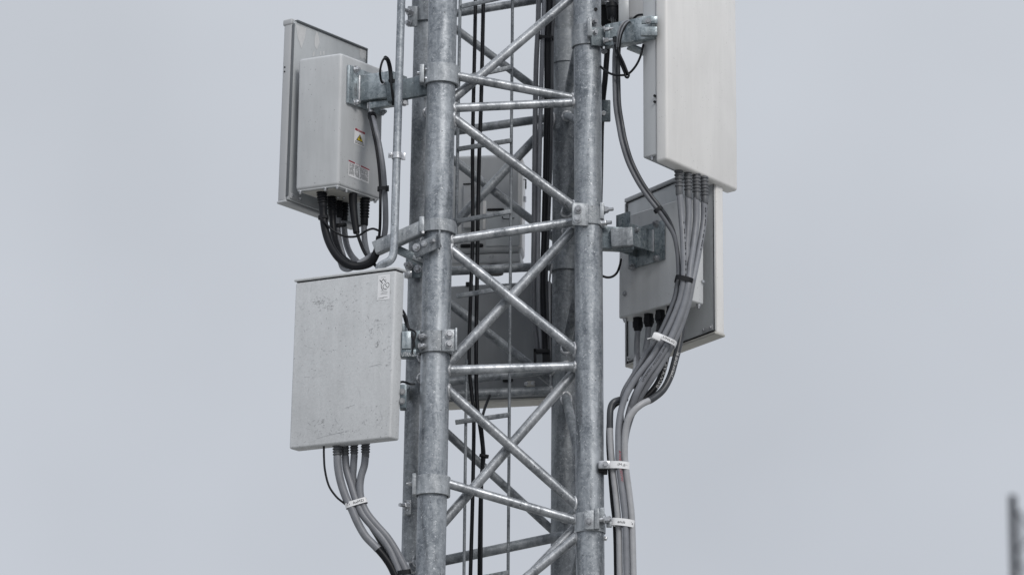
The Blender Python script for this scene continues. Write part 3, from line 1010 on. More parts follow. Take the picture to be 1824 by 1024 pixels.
# conduit
def cpx(y):
    return 715 - (715 - 702) * y / 440
cp = [P(cpx(y), y, -.07) for y in (-330, -100, 100, 250, 400, 432)] + [P(701.5, 446, -.07), P(699, 458, -.07), P(693, 465.5, -.07), P(684, 470, -.06), P(677, 475, -.05), P(674, 484, -.04)]
t = thing('conduit', 'thin galvanised conduit pipe left of the near left leg, bent at its foot', 'conduit', cp[-1])
mesh_obj('pipe', G().tube(spline(cp), 7.3 * M, 20), 'leg', t, 60)
g = G().band(P(706.8, 278, -.07), X, Z, Vector((0, -1, 0)), 9.0 * M, 9.0 * M, 11 * M, 0.003)
g.box(P(695.5, 277, -.075), X * (8 * M), Z * (9 * M), Vector((0, .006, 0)), .001)
g.box(P(718.5, 279, -.075), X * (7 * M), Z * (13 * M), Vector((0, .006, 0)), .001)
mesh_obj('pipe_clip', g, 'bolt', t)
bolt(t, P(696, 276, -.08), Vector((0, -1, 0)), .005, .006, False)

# second bracket, half way up the near left leg
t = thing('clamp_bracket', 'galvanised channel arm with a three bolt plate halfway up the near left leg', 'bracket', leg_pt('FL', 405))
mesh_obj('collar', sleeve_geo('FL', 397, 418, 0.013), 'collar', t)
a_, b_ = P(666, 441.5, .005), P(751, 404, -.04)
hh = 0.047
g = G().bar(a_, b_, hh, 0.006, 0.0015)
ax_ = (b_ - a_).normalized()
up_, th_ = perp(ax_, Z)
sgn = -1 if th_.y < 0 else 1
for e_ in (-1, 1):
    g.bar(a_ + up_ * (e_ * hh / 2) + th_ * (sgn * .018), b_ + up_ * (e_ * hh / 2) + th_ * (sgn * .018), 0.005, 0.036, 0.001)
mesh_obj('channel_arm', g, 'collar', t)
mesh_obj('lug', G().box(P(751.5, 402, -.03), X * .020, Z * .062, Vector((0, .05, 0)), .003), 'collar', t)
a_, b_ = P(737, 449, -.05), P(783, 428, -.085)
g = G().bar(a_, b_, 0.055, 0.007, 0.0015)
g.box(b_ + Vector((0, -.008, 0.0)), X * .007, Z * .072, Vector((0, .03, 0)), .001)
mesh_obj('bolt_plate', g, 'rear', t)
n_ = Vector((-.35, -.93, -.1))
bolt(t, P(742, 440.5, -.062), n_, .0115, .012, True)
bolt(t, P(755.5, 434, -.072), n_, .0085, .006, True)
bolt(t, P(768, 430.5, -.08), Vector((.5, -.85, .1)), .0085, .02, False)
mesh_obj('cross_bar', G().bar(P(703, 442, .03), P(755, 467, .03), .030, .02, .002), 'dzinc', t)
mesh_obj('cross_bar', G().bar(P(735, 458, .012), P(756, 466, .012), .014, .02, .002), 'collar', t)
bolt(t, P(752, 415, -.05), Vector((.3, -1, 0)), .007, .012, False)

# clamps on the far left leg
def far_clamp(label, y0, y1, px_b):
    t = clamp('pipe_clamp', label, 'pipe clamp', 'BL', y0, y1, .009, 'rear')
    ym = (y0 + y1) / 2
    return t
t = far_clamp('bolted clamp on the far left leg at the top edge of the photo', -8, 44, 0)
mesh_obj('flange', G().box(P(735, 30, .44), X * .040, Z * .085, Vector((0, .012, 0)), .003), 'rear', t)
bolt(t, P(731, 22, .433), Vector((-.6, -.8, 0)), .014, .018, True, .02)
bolt(t, P(728, 42, .433), Vector((-.6, -.8, 0)), .010, .014, True)
t = far_clamp('bolted clamp on the far left leg just above the worn cabinet corner', 459, 494, 0)
mesh_obj('flange', G().box(P(738, 478, .43), X * .060, Z * .078, Vector((0, .012, 0)), .003), 'dzinc', t)
bolt(t, P(729, 474, .42), Vector((-.5, -.85, 0)), .014, .018, True, .01)
bolt(t, P(744, 479, .42), Vector((-.2, -1, 0)), .012, .012, True)
mesh_obj('clip', G().box(P(727, 489, .42), X * .03, Z * .026, Vector((0, .02, 0)), .002), 'bolt', t)

# ------------------------------------------------------------------ LEFT BOTTOM: worn cabinet
C1 = Frame((705, 476), (526, 498.9), (695, 779.5), -0.10, d=(721.5, 482))
lu, lv, lw = C1.lu, C1.lv, C1.lw
t = thing('equipment_cabinet', 'pale scuffed flat equipment cabinet with a worn sticker on the near left leg', 'cabinet', C1.pt(lu / 2, lv, lw / 2))
mesh_obj('body', C1.box(G(), 0, lu, 0.0105, lv, 0, lw, 0.009, 4), 'cabinet', t)
mesh_obj('lid', C1.box(G(), -0.004, lu + 0.003, -0.003, 0.007, -0.004, lw + 0.005, 0.003, 3), 'cabinet', t)
mesh_obj('lid_seal', C1.box(G(), 0.004, lu - 0.004, 0.007, 0.0105, 0.004, lw - 0.004, 0.001), 'black', t)
# sticker
cx = lambda X_, Y_: (660 + X_ / 17.07, 480 + Y_ / 17.07)
q = [C1.faceU(*cx(*p_), .0009) for p_ in ((235, 180), (605, 140), (580, 900), (205, 935))]
nC = C1.nU
st = mesh_obj('sticker', G().poly(q), 'white', t)
g = G()
fu = lambda X_, Y_: C1.faceU(*cx(X_, Y_), .0016)
stroke(g, [fu(290, 325), fu(372, 425)], .0026, nC)
stroke(g, [fu(335, 372), fu(400, 292), fu(472, 395)], .0020, nC)
stroke(g, [fu(440, 430), fu(480, 505), fu(525, 555), (fu(562, 515)), fu(572, 450), fu(545, 405), fu(510, 400), fu(485, 440)], .0016, nC)
stroke(g, [fu(330, 445), fu(332, 520), fu(345, 580), fu(380, 625)], .0018, nC)
stroke(g, [fu(425, 455), fu(385, 500), fu(385, 550), fu(410, 588), fu(495, 592)], .0016, nC)
stroke(g, [fu(470, 300), fu(474, 345)], .0014, nC)
mesh_obj('symbol', g, 'ink', st)
g = G()
for y_, x0_, x1_, w_ in ((245, 330, 465, 14), (650, 325, 500, 16), (705, 345, 520, 18), (750, 315, 515, 18), (880, 245, 400, 22), (850, 380, 520, 20)):
    x_ = x0_
    while x_ < x1_:
        d_ = random.uniform(10, 32)
        stroke(g, [fu(x_, y_ - (x_ - x0_) * .1), fu(min(x1_, x_ + d_), y_ - (x_ - x0_ + d_) * .1 + random.uniform(-5, 5))], w_ * .00007, nC)
        x_ += d_ + 8
mesh_obj('print', g, 'gink', st)

# scratches and scuffs knocked into the paint
zx = lambda X_, Y_: (480 + X_ / 2.844, 460 + Y_ / 2.844)
sc_ = lambda X_, Y_: C1.faceU(*zx(X_, Y_), .0007)
g, g2 = G(), G()
for pts_, w_ in ((((505, 549), (530, 543), (565, 534)), 2.2), (((175, 601), (205, 600)), 1.2), (((250, 596), (286, 590)), 1.0), (((290, 897), (330, 888), (372, 878)), 2.0),
                 (((240, 912), (268, 904), (292, 896)), 2.0), (((385, 757), (432, 741)), 1.8), (((330, 812), (350, 840)), 1.6), (((560, 770), (572, 815)), 1.6), (((455, 670), (462, 700)), 1.2),
                 (((196, 833), (208, 842)), 3.0), (((497, 292), (503, 306)), 3.4), (((150, 240), (163, 262)), 1.3), (((575, 800), (560, 830), (556, 842)), 1.3), (((300, 470), (345, 462)), 1.0)):
    stroke(g, [sc_(*p_) for p_ in pts_], w_ * .00055, nC)
rs = random.Random(11)
for cx0, cy0, n0, sx, sy in ((252, 214, 34, 26, 16), (300, 252, 14, 12, 8), (268, 246, 16, 40, 26), (546, 436, 16, 7, 10), (514, 372, 12, 6, 14), (548, 330, 12, 8, 10), (270, 830, 18, 22, 14), (330, 885, 26, 60, 14), (600, 480, 26, 16, 60),
                             (420, 200, 14, 60, 40), (220, 380, 16, 60, 60), (480, 820, 14, 60, 40), (150, 900, 12, 24, 30), (610, 250, 14, 16, 60)):
    for _ in range(n0):
        x_, y_ = rs.gauss(cx0, sx), rs.gauss(cy0, sy)
        if not (150 < x_ < 615 and 120 < y_ < 900):
            continue
        an_, L_ = rs.gauss(-0.5, 0.7), rs.uniform(3, 12)
        stroke(g2, [sc_(x_, y_), sc_(x_ + L_ * math.cos(an_), y_ + L_ * math.sin(an_))], rs.uniform(.0006, .0022), nC)
mesh_obj('scratch_marks', g, 'scuff', t)['kind'] = 'stuff'
mesh_obj('scuff_marks', g2, 'scuff', t)['kind'] = 'stuff'

# bracket from the cabinet to the near left leg
t = thing('cabinet_bracket', 'galvanised clamp bracket joining the worn cabinet to the near left leg', 'bracket', leg_pt('FL', 607))
mesh_obj('collar', sleeve_geo('FL', 595, 632, 0.009), 'collar', t)
g = G().box(P(800, 606, -.060), Vector((.97, .10, 0)).normalized() * .056, Z * .086, Vector((.10, -.97, 0)).normalized() * .008, .002)
g.box(P(812.5, 605, -.056), X * .008, Z * .088, Vector((0, .03, 0)), .002)
mesh_obj('flange', g, 'collar', t)
for px, py in ((800, 595.5), (799.5, 613)):
    bolt(t, P(px, py, -.065), Vector((.15, -1, -.05)), .0115, .016, True)
for px, py in ((749, 600), (748, 617)):
    bolt(t, P(px, py, -.055), Vector((.75, -.65, .05)), .0105, .020, True, .006)
mesh_obj('lug', G().box(P(741, 608, -.045), X * .030, Z * .085, Vector((0, .012, 0)), .002), 'dzinc', t)
mesh_obj('arm', G().box(P(724, 608, -.045), X * .036, Z * .070, Vector((0, .05, 0)), .003), 'zinc', t)
mesh_obj('arm', G().box(P(728, 631, -.04), X * .058, Z * .028, Vector((0, .05, 0)), .002), 'dzinc', t)
mesh_obj('arm', G().box(P(719, 585, -.02), X * .022, Z * .028, Vector((0, .05, 0)), .002), 'zinc', t)
g = flat_text(G(), 'UTRNO.-', P(715.5, 634.5, -.0665), X * .056, Z * .016)
mesh_obj('lettering', g, 'wink', t)
t = thing('hinge_bracket', 'small dark bracket between the worn cabinet and the far left leg', 'bracket', P(718, 708, .05))
mesh_obj('plate', G().box(P(718.5, 708, -.03), X * .026, Z * .092, Vector((0, .05, 0)), .003), 'dzinc', t)
bolt(t, P(717, 697, -.056), VIEWD, .009, .010, True)
bolt(t, P(716, 714, -.056), VIEWD, .009, .010, True)
mesh_obj('arm', G().bar(P(719, 708, 0), P(728, 700, .46), .05, .012), 'dzinc', t)
cable('earth_lead', 'short black lead bending from the cabinet side towards the far left leg', [(708, 684, -.03), (715, 680, -.035), (722, 680.5, -.02), (731, 684, .02), (738, 684, .2)], 2.0, 'bcable')
cable('earth_lead', 'black lead looping over the cabinet bracket behind the cabinet edge', [(709, 548, -.02), (717, 553, -.045), (723, 564, -.055), (726, 577, -.055), (729, 588, -.06), (735, 600, -.066), (738, 618, -.066)], 2.3, 'bcable')
cable('earth_lead', 'second black lead beside the looping one at the cabinet bracket', [(711, 556, -.02), (718, 562, -.05), (722, 574, -.05), (727, 584, -.06), (740, 592, -.066), (737, 608, -.072), (734, 630, -.072)], 1.6, 'bcable')

# cabinet cables
Yc = lambda px: C1.a.y + (705 - px) / 177.5 * C1.U.y + lw * .5
def cab_boot(px0, py0, px1, py1, Y):
    return P(px0, py0, Y), P(px1, py1, Y)
cables_g = 'grey feeder cables under the worn cabinet'
y1_ = Yc(600)
p, q = cab_boot(600.5, 788, 601, 820, y1_)
cable('feeder_cable', 'leftmost grey feeder under the worn cabinet, ending in a black sleeve at the photo bottom', [(601, 812, y1_), (602, 832, y1_), (607, 858, y1_), (616, 885, y1_), (626, 905, y1_), (637, 930, y1_), (651, 954, y1_), (671, 975, y1_), (687, 994, y1_), (700, 1016, y1_), (712, 1050, y1_), (716, 1120, y1_), (716, 1500, y1_)], 6.7, 'bcable', cables_g, (p, q, 7.4, 6.8, 5, 'grubber'), sleeves=((0.0, 0.262, 1.07, 'gcable'),))
p, q = cab_boot(614.5, 786, 615, 818, y1_ + .02)
cable('feeder_cable', 'dark mottled feeder second from the left under the worn cabinet', [(615, 812, y1_ + .02), (617, 835, y1_ + .02), (625, 862, y1_ + .012), (634, 890, y1_ + .006), (646, 916, y1_ + .004), (664, 938, y1_ + .004), (680, 957, y1_), (694, 978, y1_), (703, 998, y1_), (711, 1018, y1_), (720, 1050, y1_), (724, 1120, y1_), (724, 1500, y1_)], 6.6, 'gcable', cables_g, (p, q, 6.6, 6.2, 5, 'grubber'))
p, q = cab_boot(630.5, 786, 631, 816, y1_ + .012)
cable('feeder_cable', 'third grey feeder under the worn cabinet, tucked behind the tagged bundle', [(631, 810, y1_ + .012), (629.5, 832, y1_ + .014), (629, 852, y1_ + .024), (636, 880, y1_ + .028), (646, 906, y1_ + .028), (658, 930, y1_ + .028), (674, 956, y1_ + .028), (690, 985, y1_ + .028), (704, 1018, y1_ + .02), (714, 1060, y1_ + .02), (718, 1500, y1_ + .02)], 6.0, 'dcable', cables_g, (p, q, 6.6, 6.2, 5, 'grubber'), sleeves=((0.0, 0.10, 1.06, 'gcable'),))
p, q = cab_boot(651, 784, 651, 815, y1_ + .006)
t, rp = cable('feeder_cable', 'rightmost grey feeder under the worn cabinet, curving out to the tower', [(651, 808, y1_ + .006), (649, 828, y1_ + .006), (643, 849, y1_ + .006), (641, 870, y1_ + .006), (644, 892, y1_ + .006), (654, 914, y1_ + .004), (671, 935, y1_ + .002), (689, 955, y1_), (703, 976, y1_), (715, 998, y1_), (724, 1018, y1_), (731, 1050, y1_), (734, 1120, y1_), (734, 1500, y1_)], 6.6, 'gcable', cables_g, (p, q, 7.2, 6.8, 5, 'grubber'))
cable('earth_lead', 'thin black lead hanging left of the grey feeders below the worn cabinet', [(577, 786, y1_), (577, 812, y1_), (579, 838, y1_ - .002), (586, 865, y1_ - .004), (599, 884, y1_ - .004), (612, 895, y1_ - .004), (622, 903, y1_ + .03)], 1.9, 'bcable')
t = thing('cable_tag', 'white marker tag wrapped round the grey feeders below the worn cabinet', 'cable tag', P(634, 896, y1_))
c_ = P(634.5, 896, y1_ + .006)
x_ = Vector((math.cos(R(17)), 0, math.sin(R(17))))
a_ = Vector((-math.sin(R(17)), 0, math.cos(R(17))))
mesh_obj('band', G().band(c_, x_, a_, Vector((0, -1, 0)), 20 * M, 10.5 * M, 9.5 * M, sq=.55), 'white', t)
g = band_text(G(), 'C r', c_, x_, a_, Vector((0, -1, 0)), 20 * M, 10.5 * M, -17 * M, -11 * M, 4.6 * M, .55)
band_text(g, 'AxMZI', c_, x_, a_, Vector((0, -1, 0)), 20 * M, 10.5 * M, -6 * M, 14 * M, 4.2 * M, .55)
mesh_obj('lettering', g, 'ink', t)
tie('black strap across the grey feeders at the bottom edge of the photo', 720, 1019, y1_ - .004, 12, 8, 8, 7)

# ------------------------------------------------------------------ CENTRE: ladder, riser cables, rear units
LY = .28
t = thing('climbing_ladder', 'slim climbing ladder of round rails and flat rungs inside the tower', 'ladder', P(908, 1024, LY))
pA = [P(914.8, -250, LY), P(904.4, 1100, LY)]
mesh_obj('rail', G().cyl(pA[0], pA[1], 2.8 * M, 14), 'rear', t)
mesh_obj('rail', G().cyl(P(824, -250, LY), P(812, 440, LY), 3.0 * M, 14), 'rear', t)
mesh_obj('rail', G().cyl(P(831, 640, LY), P(825.5, 1100, LY), 2.8 * M, 14), 'rear', t)
for (xa, ya_), (xb, yb_) in (((818, 140.5), (911, 120.5)), ((816, 266), (911, 250.5)), ((814, 394.5), (909.5, 377)), ((813, 527.5), (908.5, 512)), ((811, 752), (906.5, 738.5)), ((814, 1037), (906, 1019)), ((822, 12), (913, -8))):
    mesh_obj('rung', G().bar(P(xa, ya_, LY - .012), P(xb, yb_, LY - .012), 8 * M, .012, .001), 'rear', t)
KY = .34
cable('riser_cable', 'left black riser cable behind the ladder inside the tower', [(848, -250, KY), (847, 0, KY), (842, 250, KY), (842, 420, KY), (838.5, 520, KY), (835.5, 640, KY), (840, 700, KY), (844, 745, KY), (842, 880, KY), (838, 1024, KY), (836, 1120, KY)], 3.5, 'bcable')
cable('riser_cable', 'right black riser cable behind the ladder inside the tower', [(864, -250, KY), (861, 0, KY), (857, 180, KY), (853, 300, KY), (850, 480, KY), (848, 640, KY), (850, 720, KY), (858, 780, KY), (860, 812, KY), (856.5, 880, KY), (855, 940, KY), (854, 1024, KY), (853, 1120, KY)], 3.7, 'bcable')
cable('riser_cable', 'thin black lead joining the right riser from the rear cabinet', [(875, 700, .6), (871, 708, .5), (862, 732, .36), (858, 755, KY - .012), (861, 790, KY - .012), (862.5, 815, KY - .012), (858.5, 860, KY - .01), (857, 1024, KY - .012), (856, 1120, KY - .012)], 2.6, 'bcable')
tie('black tie with a loose end round the riser cables behind the crossing braces', 861, 812, KY - .005, 7.5, 8, -12, 4, tail=.9)
VY = .43
cable('trunk_cable', 'flat grey trunk cable leftmost of the vertical bundle beside the far right leg', [(960.5, -250, VY), (959.5, 0, VY), (955, 120, VY), (953, 240, VY), (951.5, 400, VY), (950.5, 470, VY), (951, 560, VY + .04), (958, 628, VY + .06)], 4.8, 'mcable')
cable('trunk_cable', 'pale grey trunk cable second in the vertical bundle beside the far right leg', [(971, -250, VY), (969, 0, VY), (966.5, 66, VY), (964, 160, VY), (961.5, 260, VY), (958.5, 420, VY), (958.5, 480, VY), (961, 560, VY + .03), (966, 628, VY + .05)], 4.2, 'gcable')
cable('trunk_cable', 'thick black trunk cable in the vertical bundle beside the far right leg', [(979, -250, VY + .01), (978, 0, VY + .01), (974.5, 66, VY + .01), (974, 180, VY + .01), (972, 300, VY + .01), (969, 420, VY + .01), (966.5, 500, VY + .01), (969, 570, VY + .02), (972, 660, VY + .04)], 5.2, 'bcable')
cable('trunk_cable', 'rightmost black trunk cable close against the far right leg', [(988, -250, VY + .02), (986, 0, VY + .02), (983, 66, VY + .02), (982, 180, VY + .02), (980, 300, VY + .02), (975, 420, VY + .02), (972, 500, VY + .02), (974, 570, VY + .03), (977, 660, VY + .05)], 4.2, 'dcable')
cable('trunk_cable', 'thin white lead hanging right of the black trunk cables above the tower middle', [(984, 470, VY + .04), (979, 500, VY + .04), (978.5, 560, VY + .04), (979, 625, VY + .06)], 1.8, 'lcable')
tie('black tie round the vertical trunk bundle near the top of the tower', 974, 68, VY, 13, 8, -3, 5, tail=-.9)
g = G().box(P(965, 626, VY + .02), X * (30 * M), Z * (7 * M), Vector((0, .03, 0)), .002)
g.box(P(953, 634, VY + .02), X * (5 * M), Z * (26 * M), Vector((0, .03, 0)), .002)
g.box(P(973, 640, VY + .03), X * (14 * M), Z * (26 * M), Vector((0, .03, 0)), .002)
tag(mesh_obj('cable_hanger', g, 'rubber'), 'black plastic hanger clip holding the trunk cables in front of the rear cabinet', 'hanger')

# rear radio (white, seen from behind through the tower)
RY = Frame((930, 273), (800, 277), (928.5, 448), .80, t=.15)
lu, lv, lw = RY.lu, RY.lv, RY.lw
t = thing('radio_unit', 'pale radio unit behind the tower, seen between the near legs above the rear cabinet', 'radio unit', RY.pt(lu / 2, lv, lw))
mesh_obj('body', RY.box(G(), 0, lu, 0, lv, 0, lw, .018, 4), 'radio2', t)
mesh_obj('base', RY.box(G(), .004, lu, lv + .001, lv + .042, .01, lw, .008, 3), 'radio2', t)
ru, rv = RY.uv(866, 372)
ru2, rv2 = RY.uv(926, 438)
mesh_obj('cover_panel', RY.box(G(), ru2, ru, rv, rv2, -.006, .002, .003), 'tray', t)
for (xa, ya_, xb, yb_) in ((867, 371, 899, 378), (820, 434, 861, 442)):
    ua, va = RY.uv(xb, ya_)
    ub, vb = RY.uv(xa, yb_)
    mesh_obj('slot', RY.box(G(), ua, ub, va, vb, -.008, .004, .006, 3), 'black', t)
ua, va = RY.uv(842, 331)
ub, vb = RY.uv(826, 408)
mesh_obj('connector_box', RY.box(G(), ua, ub, va, vb, -.02, .002, .004), 'edge', t)
g = RY.box(G(), ua - .004, ub + .002, va - .004, va - .0005, -.024, .002, .001)
mesh_obj('connector_lid', g, 'black', t)
mesh_obj('side_strip', RY.box(G(), -.003, .016, .02, lv - .02, -.003, lw * .6, .004), 'radome', t)  # white strip paints the light caught along the radio's side edge
u_, v_ = RY.uv(866, 358)
mesh_obj('edge_trim', RY.box(G(), u_, u_ + .013, v_, v_ + .12, -.004, .002, .002), 'radome', t)
bolt(t, RY.faceU(875, 455, -.01), VIEWD, .007, .008, True)
bolt(t, RY.faceU(905, 456, -.01), VIEWD, .007, .008, True)
mesh_obj('gland', G().cyl(RY.pt(lu * .38, lv + .04, lw * .4), RY.pt(lu * .38, lv + .075, lw * .4), .035, 18), 'rubber', t)
mesh_obj('handle', G().tube(spline([RY.faceU(895, 385, .002), RY.faceU(897, 391, .014), RY.faceU(908, 392, .014), RY.faceU(918, 388, .002)]), .0022, 8), 'bcable', t)
mesh_obj('clip', G().tube([RY.pt(-.001, .10, .04), RY.pt(-.012, .10, .04), RY.pt(-.012, .14, .04)], .003, 8), 'rubber', t)
mesh_obj('hinge', G().cyl(RY.pt(-.005, .17, .05), RY.pt(-.005, .19, .05), .009, 12), 'bolt', t)
g = G().bar(P(845, 330, .80), P(845, 330, .56), .05, .05)
mesh_obj('mount', G().box(P(770, 360, .70), X * .16, Z * .06, Vector((0, .05, 0)), .003), 'dzinc', t)

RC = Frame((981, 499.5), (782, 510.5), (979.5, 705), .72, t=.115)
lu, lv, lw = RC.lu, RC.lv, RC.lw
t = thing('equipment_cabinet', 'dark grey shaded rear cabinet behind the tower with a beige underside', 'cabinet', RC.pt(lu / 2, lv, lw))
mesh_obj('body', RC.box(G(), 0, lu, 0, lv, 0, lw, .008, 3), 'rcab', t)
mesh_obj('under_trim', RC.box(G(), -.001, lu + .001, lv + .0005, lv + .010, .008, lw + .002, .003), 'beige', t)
mesh_obj('side_strip', RC.box(G(), -.004, -.0005, .01, lv - .01, .01, lw - .01, .001), 'black', t)
for px in (835, 946):
    u_, v_ = RC.uv(px, 503)
    mesh_obj('top_clip', RC.box(G(), u_ - .012, u_ + .012, -.012, .006, -.006, .03, .002), 'rubber', t)
u_, v_ = RC.uv(945, 684)
mesh_obj('latch', RC.box(G(), u_ - .018, u_ + .018, v_ - .012, v_ + .010, -.006, .002, .002), 'beige', t)
bolt(t, RC.faceU(938, 684, .006), RC.nU, .006, .006, True)
bolt(t, RC.faceU(950, 683, .006), RC.nU, .006, .006, True)
u_, v_ = RC.uv(905, 675)
mesh_obj('gland', RC.box(G(), u_ - .02, u_ + .02, v_, v_ + .012, -.012, .002, .003), 'rubber', t)
mesh_obj('mount', G().box(P(772, 600, .64), X * .12, Z * .06, Vector((0, .16, 0)), .003), 'dzinc', t)

# ------------------------------------------------------------------ RIGHT TOP: bracket, antenna, radio
t = thing('mounting_bracket', 'galvanised bracket carrying the white antenna from the near right leg', 'bracket', leg_pt('FR', 60))
mesh_obj('collar', sleeve_geo('FR', 50, 86, 0.007), 'collar', t)
FRY = .08
mesh_obj('flange', G().box(P(1050, 50, FRY - .075), X * .018, Z * .076, Vector((0, .034, 0)), .003), 'collar', t)
g = G().bar(P(1052, 65, FRY - .072), P(1078, 67, FRY - .035), .075, .010, .003)
mesh_obj('flange', g, 'zinc', t)
for px, py in ((1059, 39), (1059, 58.5)):
    bolt(t, P(px, py, FRY - .066), Vector((.5, -.85, 0)), .0095, .012, True)
for px, py in ((1077, 53), (1076, 73)):
    bolt(t, P(px, py, FRY - .055), Vector((1, -.25, .05)), .0105, .016, True, .020)
mesh_obj('saddle', G().box(P(1083, 66, .045), X * .024, Z * .085, Vector((0, .05, 0)), .003), 'dzinc', t)
bolt(t, P(1075, 92, FRY - .02), Vector((.6, -.8, -.2)), .008, .014, True)
A3 = Frame((1188.5, 284.5), (1315, 341), (1186.5, -130), -.12, d=(1167.5, 290))
a_, b_ = P(1087, 66, .05), P(1168, 50, -.075)
g = G().bar(a_, b_, .092, .05, .003)
mesh_obj('arm', g, 'zinc', t)
g = G().box(P(1157, 36.5, -.11), X * .062, Z * .030, Vector((0, .012, 0)), .002)
g.box(P(1156, 57, -.105), X * .064, Z * .036, Vector((0, .02, 0)), .002)
mesh_obj('end_strap', g, 'zinc', t)
bolt(t, P(1154.5, 38.5, -.117), Vector((-.1, -1, -.1)), .009, .010, True)
mesh_obj('gusset', G().bar(P(1120, 83, .04), P(1150, 95, .06), .012, .05, .002), 'zinc', t)

lu, lv, lw = A3.lu, A3.lv, A3.lw
t = thing('panel_antenna', 'large white panel antenna with rounded front at the top right of the tower', 'antenna', A3.pt(lu / 2, 0, lw))
mesh_obj('radome', A3.box(G(), 0, lu, 0, lv, 0, lw, .013, 4), 'radome', t)
mesh_obj('body', A3.box(G(), .006, lu - .02, .034, lv - .03, lw + .0005, lw + .068, .006, 3), 'body', t)
for u_ in (.02, .12):
    bolt(t, A3.pt(u_, .034, lw + .03), Vector((0, 0, -1)), .007, .010, True)
for v_ in (.245, .269):
    mesh_obj('drain_hole', G().cyl(A3.pt(.003, v_, lw + .002), A3.pt(-.004, v_, lw + .002), .005, 12), 'black', t)

BY = .36
RD = Frame((1119.5, 8), (1062, 2), (1119.5, -160), BY, d=(1127, 4))
t = thing('radio_unit', 'shaded radio unit cut off by the top edge behind the near right leg', 'radio unit', P(1095, 10, BY + .1))
g = G().box(P(1093, -55, BY + .08), X * .125, Z * .26, Vector((0, .17, 0)), .008, 3)
mesh_obj('body', g, 'radio', t)
mesh_obj('skirt', G().box(P(1111, 20, BY + .02), X * .042, Z * .10, Vector((0, .012, 0)), .003), 'tray', t)
mesh_obj('back_wall', G().box(P(1090, 30, BY + .15), X * .12, Z * .10, Vector((0, .012, 0)), .003), 'black', t)
for px, py in ((1082, 4), (1105, 7)):
    bolt(t, P(px, py, BY + .04), Vector((0, 0, -1)), .008, .008, True)
mesh_obj('gland', G().lathe(P(1089, 6, BY + .03), P(1090, 36, BY + .03), [(0, .021), (.25, .023), (.3, .020), (.9, .019), (1, .014)], 20), 'rubber', t)
t = thing('panel_antenna', 'narrow pale panel cut off by the top edge, left of the white antenna', 'antenna', P(1132, 30, .45))
mesh_obj('radome', G().box(P(1133, -48, .46), X * .075, Z * .42, Vector((0, .10, 0)), .01, 3), 'edge', t)
mesh_obj('base_cap', G().box(P(1133, 45, .46), X * .070, Z * .012, Vector((0, .09, 0)), .003), 'beige', t)

cable('jumper_cable', 'black jumper dropping from the shaded top radio behind the bracket arm', [(1090, 30, BY + .02), (1092, 50, .2), (1094, 70, .0), (1099, 92, -.02), (1107, 115, -.02), (1114, 132, -.02)], 2.7, 'bcable')
cable('jumper_cable', 'second black lead ending in the small loop below the top right bracket arm', [(1095, 36, BY), (1096, 55, .1), (1097, 72, -.015), (1103, 95, -.03), (1111, 113, -.03), (1117, 128, -.03), (1120, 134, -.03), (1118, 138.5, -.03), (1114.5, 137, -.03), (1113, 131, -.03)], 2.2, 'bcable')
cable('drip_lead', 'thin black lead swinging in a wide arc below the top right bracket arm', [(1064, 112, .15), (1070, 119, .06), (1079, 127, .03), (1091, 133, .0), (1104, 134.5, -.01), (1117, 133, -.02), (1127, 125, -.03), (1136, 112, -.04), (1142, 97, -.05), (1146, 80, -.04)], 2.1, 'bcable')
cable('drip_lead', 'thin black lead arching to the white antenna above the bracket arm', [(1121, 46, .05), (1126, 38, .03), (1132, 30.5, .0), (1139, 27, -.02), (1149, 27, -.02)], 2.2, 'bcable')
cable('jumper_cable', 'thick black cable hanging behind the near right leg below the top bracket', [(1083, 70, .28), (1081, 100, .28), (1078, 140, .28), (1074, 178, .28), (1071, 230, .26), (1069, 330, .24), (1066, 420, .22)], 5.2, 'bcable')
t = thing('stub_plate', 'dark drilled plate with a bright bolt sticking out right of the near right leg', 'plate', P(1076, 198, .16))
mesh_obj('plate', G().box(P(1077, 198, .17), X * .046, Z * .088, Vector((0, .014, 0)), .004), 'dzinc', t)
bolt(t, P(1075.5, 202, .162), VIEWD, .0105, .008, False)
# loops of cable over the arm, then the pair that runs down
for k, (dx, m_) in enumerate(((0, 'gcable'), (3.5, 'dcable'), (7.5, 'gcable'), (11.5, 'bcable'))):
    cable('coax_loop', ['outer grey', 'dark second', 'grey third', 'innermost black'][k] + ' coax strand looped over the top right bracket arm',
          [(1125 + dx * .2, 40, .06), (1119 + dx * .25, 37.5 + dx * .15, -.03), (1111 + dx * .5, 40 + dx * .3, -.055), (1104 + dx * .65, 50 + dx * .2, -.06), (1100.5 + dx * .5, 66, -.055), (1099 + dx * .35, 84, -.03), (1098 + dx * .2, 100, .0)], 1.8, m_)
rp1 = [(1098, 96, .0), (1097.5, 120, .02), (1098, 155, .02), (1099.5, 190, .02), (1105, 225, .02), (1111, 255, .0), (1122, 290, .0), (1139, 324, .0), (1157, 351, .0), (1174, 373, .0), (1190, 396, .01), (1201, 420, .02), (1207, 450, .03), (1209.5, 480, .035), (1208, 500, .035), (1203, 530, .04), (1188, 568, .045), (1172, 600, .045), (1150, 634, .05), (1126, 671, .05), (1110, 700, .05), (1102, 728, .05), (1098.5, 760, .05), (1098.5, 800, .05)]
t, c1p = cable('coax_cable', 'long grey coax from the top right bracket arm down to the cable clips', [(1097, 76, -.025)] + [(x - 3.2, y, Y) for x, y, Y in rp1[:11]] + [(x - .5, y, Y) for x, y, Y in rp1[11:-3]] + [(1107, 728, .07), (1108, 780, .075), (1106, 828, .075)], 3.9, 'mcable')
